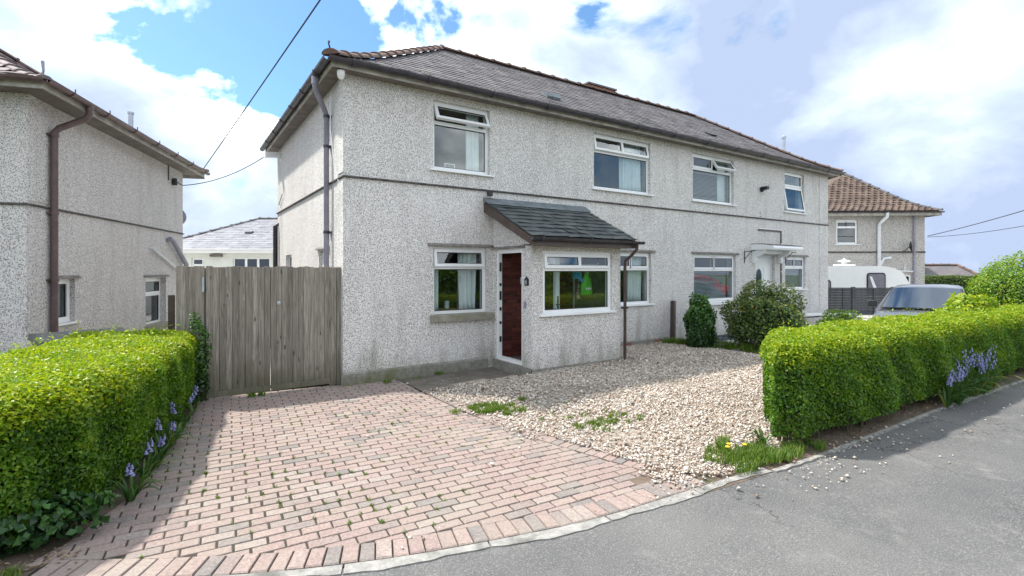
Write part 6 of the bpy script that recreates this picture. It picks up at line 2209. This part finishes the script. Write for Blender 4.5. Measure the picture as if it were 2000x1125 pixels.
ORD = ['first', 'second', 'third', 'fourth', 'fifth', 'sixth', 'seventh', 'eighth', 'ninth', 'tenth', 'eleventh', 'twelfth', 'thirteenth', 'fourteenth']
BI = 0
for (x, y, h, nl, ns_) in ((-2.40, -3.02, 0.32, 26, 1), (-2.33, -2.62, 0.34, 24, 1), (-2.26, -2.32, 0.30, 24, 1), (-2.22, -2.05, 0.34, 23, 1), (-2.16, -1.78, 0.30, 23, 1), (-2.12, -1.52, 0.34, 22, 1),
                           (-2.07, -1.22, 0.30, 12, 1), (-2.02, -0.90, 0.30, 10, 1), (-1.95, -0.5, 0.30, 9, 1)):
    bluebell((x, y, 0.0), h, nl, ns_, 'bluebell at the foot of the left hedge, %s counting from the road' % ORD[BI], 'bluebells along the left hedge')
    BI += 1
for i in range(14):
    bluebell((6.0 + i * 0.14 + random.uniform(-0.05, 0.05), -5.47 + random.uniform(-0.07, 0.02), 0.0), 0.50 + random.uniform(-0.08, 0.10), 11, 2 if i % 3 else 3, 'bluebell against the road side of the right hedge, %s from the left' % ORD[i], 'bluebells at the right hedge')
bluebell((2.72, -5.0, 0.02), 0.26, 20, 0, 'strap leaved clump without flowers at the near corner of the right hedge', None)
# dead leaves and twigs at the hedge foot
P_ = np.concatenate([np.stack([RNG.uniform(2.6, 9.5, 500), RNG.normal(-5.33, 0.05, 500), np.full(500, 0.018)], 1), np.stack([RNG.uniform(-3.2, -2.6, 130), RNG.normal(-3.68, 0.09, 130), np.full(130, 0.006)], 1)])
V, F, Rr = leaves_np(P_, np.tile([[0, 0, 1.0]], (len(P_), 1)), 0.035, 0.014, RNG.uniform(0, 1, len(P_)), 0.35)
M['litter'] = by_random('leaf_litter', [(0, (0.12, 0.075, 0.045)), (0.6, (0.27, 0.19, 0.12)), (1, (0.42, 0.33, 0.23))], 'attr', 0.9, 40, 0.2, 0)
tag(link('leaf_litter', npmesh('leaf_litter', V, F, Rr), 'litter'), 'dry leaf litter along the foot of the hedges', 'leaf litter', kind='stuff')

# ------------------------------------------------------------------ boundary post and wire netting
tag(MB().bbox(-0.045, 0.045, -0.045, 0.045, -0.05, 1.05, 0.01).tube([(0.04, 0, 0.88), (0.10, 0, 0.90)], 0.008, 5).build('fence_post', 'brown', None, (7.42, -0.14, 0.0), (0, R(1), R(10))), 'thin dark wooden post against the front wall by the ivy', 'post')
wf = thing('wire_fence', 'low wire netting between the ivy column and the dark shrub', 'fence', (7.45, -1.2, 0))
for k in range(5):
    MB().tube([(0, 0, 0.05 + 0.13 * k), (0.35, -0.25, 0.04 + 0.13 * k), (0.75, -0.55, 0.05 + 0.13 * k)], 0.0022, 4).build('wire', 'grey_metal', wf)
for k in range(8):
    MB().tube([(0.1 * k, -0.072 * k, 0), (0.1 * k, -0.072 * k, 0.58)], 0.0018, 4).build('wire', 'grey_metal', wf)
# handrail at the neighbour's steps
hr = thing('low_wall', 'low rendered wall with pale coping in front of the house end', 'wall', (12.4, -0.55, 0))
MB().box(0, 2.9, -0.1, 0.1, -0.1, 0.42).build('wall_body', 'dash_left', hr)
MB().add([(-0.05, -0.14, 0.50), (3.0, -0.14, 0.36), (3.0, 0.14, 0.36), (-0.05, 0.14, 0.50), (-0.05, -0.14, 0.56), (3.0, -0.14, 0.42), (3.0, 0.14, 0.42), (-0.05, 0.14, 0.56)], BOXF).build('coping', 'upvc', hr)

# ------------------------------------------------------------------ overhead wires
def wire(label, a, b, sag, r=0.011):
    return tag(MB().tube(catenary(a, b, sag, 24), r, 6).build('cable', 'cable'), label, 'cable')


def P3(px, py, D):
    x, y = at_d(px, D)
    return Vector((x, y, 1.75 + D * (528 - py) / 985))


S = Vector((-1.55, 7.62, 4.37))
Q = P3(620, 0, 6.4)
E_ = S + (Q - S) * 2.25
wire('black telephone cable rising from the left house eaves over the drive', S, E_, 0.05)
wire('thin cable slung between the left house and the main house', (-2.0, 6.98, 3.83), (-0.25, 6.1, 4.62), 0.16, 0.010)
wire('upper cable crossing the sky at the far right', P3(1812, 461, 24.5), P3(2060, 393, 16), 0.05, 0.016)
wire('lower cable crossing the sky at the far right', P3(1812, 463, 24.5), P3(2060, 430, 16), 0.10, 0.012)
# telegraph pole behind the camera and the street wires, mirrored in the upstairs windows
pole = thing('telegraph_pole', 'wooden telegraph pole on the verge behind the viewer', 'pole', (E_.x, E_.y, 0))
MB().tube([(0, 0, -0.1), (0, 0, E_.z + 0.5)], [0.14, 0.10], 10).build('shaft', 'twig', pole)
MB().box(-0.6, 0.6, -0.05, 0.05, E_.z + 0.1, E_.z + 0.2).build('crossarm', 'twig', pole)
wire('street cable across the road, upper of the pair mirrored upstairs', (E_.x, E_.y, E_.z + 0.15), (34, -13.2, 7.2), 0.5, 0.016)
wire('street cable across the road, lower of the pair mirrored upstairs', (E_.x, E_.y, E_.z - 0.25), (34, -13.2, 6.7), 0.5, 0.014)

# house across the road, met only as a reflection
OH = thing('detached_house', 'red brick house across the road, mirrored in the lower windows', 'house', (3.0, -19.5, 0), R(184))
M['redwall'] = plain('red_brick_wall', (0.26, 0.10, 0.07), 0.9, 0, 0.2, 12)
mo = MB()
wall_panel(mo, 9, 0, 4.8, 0.26, [(1.2, 2.8, 0.9, 2.1), (5.8, 7.4, 0.9, 2.1), (1.2, 2.8, 3.2, 4.4), (5.8, 7.4, 3.2, 4.4), (3.9, 4.9, 0, 2.1)], -4.5)
mo.build('wall', 'redwall', OH)
MB().box(-4.4, 4.4, 1.2, 1.3, 0, 4.7).build('rooms', 'room_dark', OH)
for (x, z_) in ((-3.3, 0.9), (1.3, 0.9), (-3.3, 3.2), (1.3, 3.2)):
    make_window(OH, (x, 0, z_), 0, 1.6, 1.2, 0.8, [(0.055, 1.545, 0)])
MB().box(-0.6, 0.4, 0.06, 0.12, 0, 2.1).build('front_door', 'upvc', OH)
MB().add([(-4.9, -0.4, 4.75), (4.9, -0.4, 4.75), (4.9, 6.4, 4.75), (-4.9, 6.4, 4.75), (-2.2, 3, 7.1), (2.2, 3, 7.1), (2.2, 3.02, 7.1), (-2.2, 3.02, 7.1)], BOXF).build('roof', 'slate_a', OH, rnd=True)
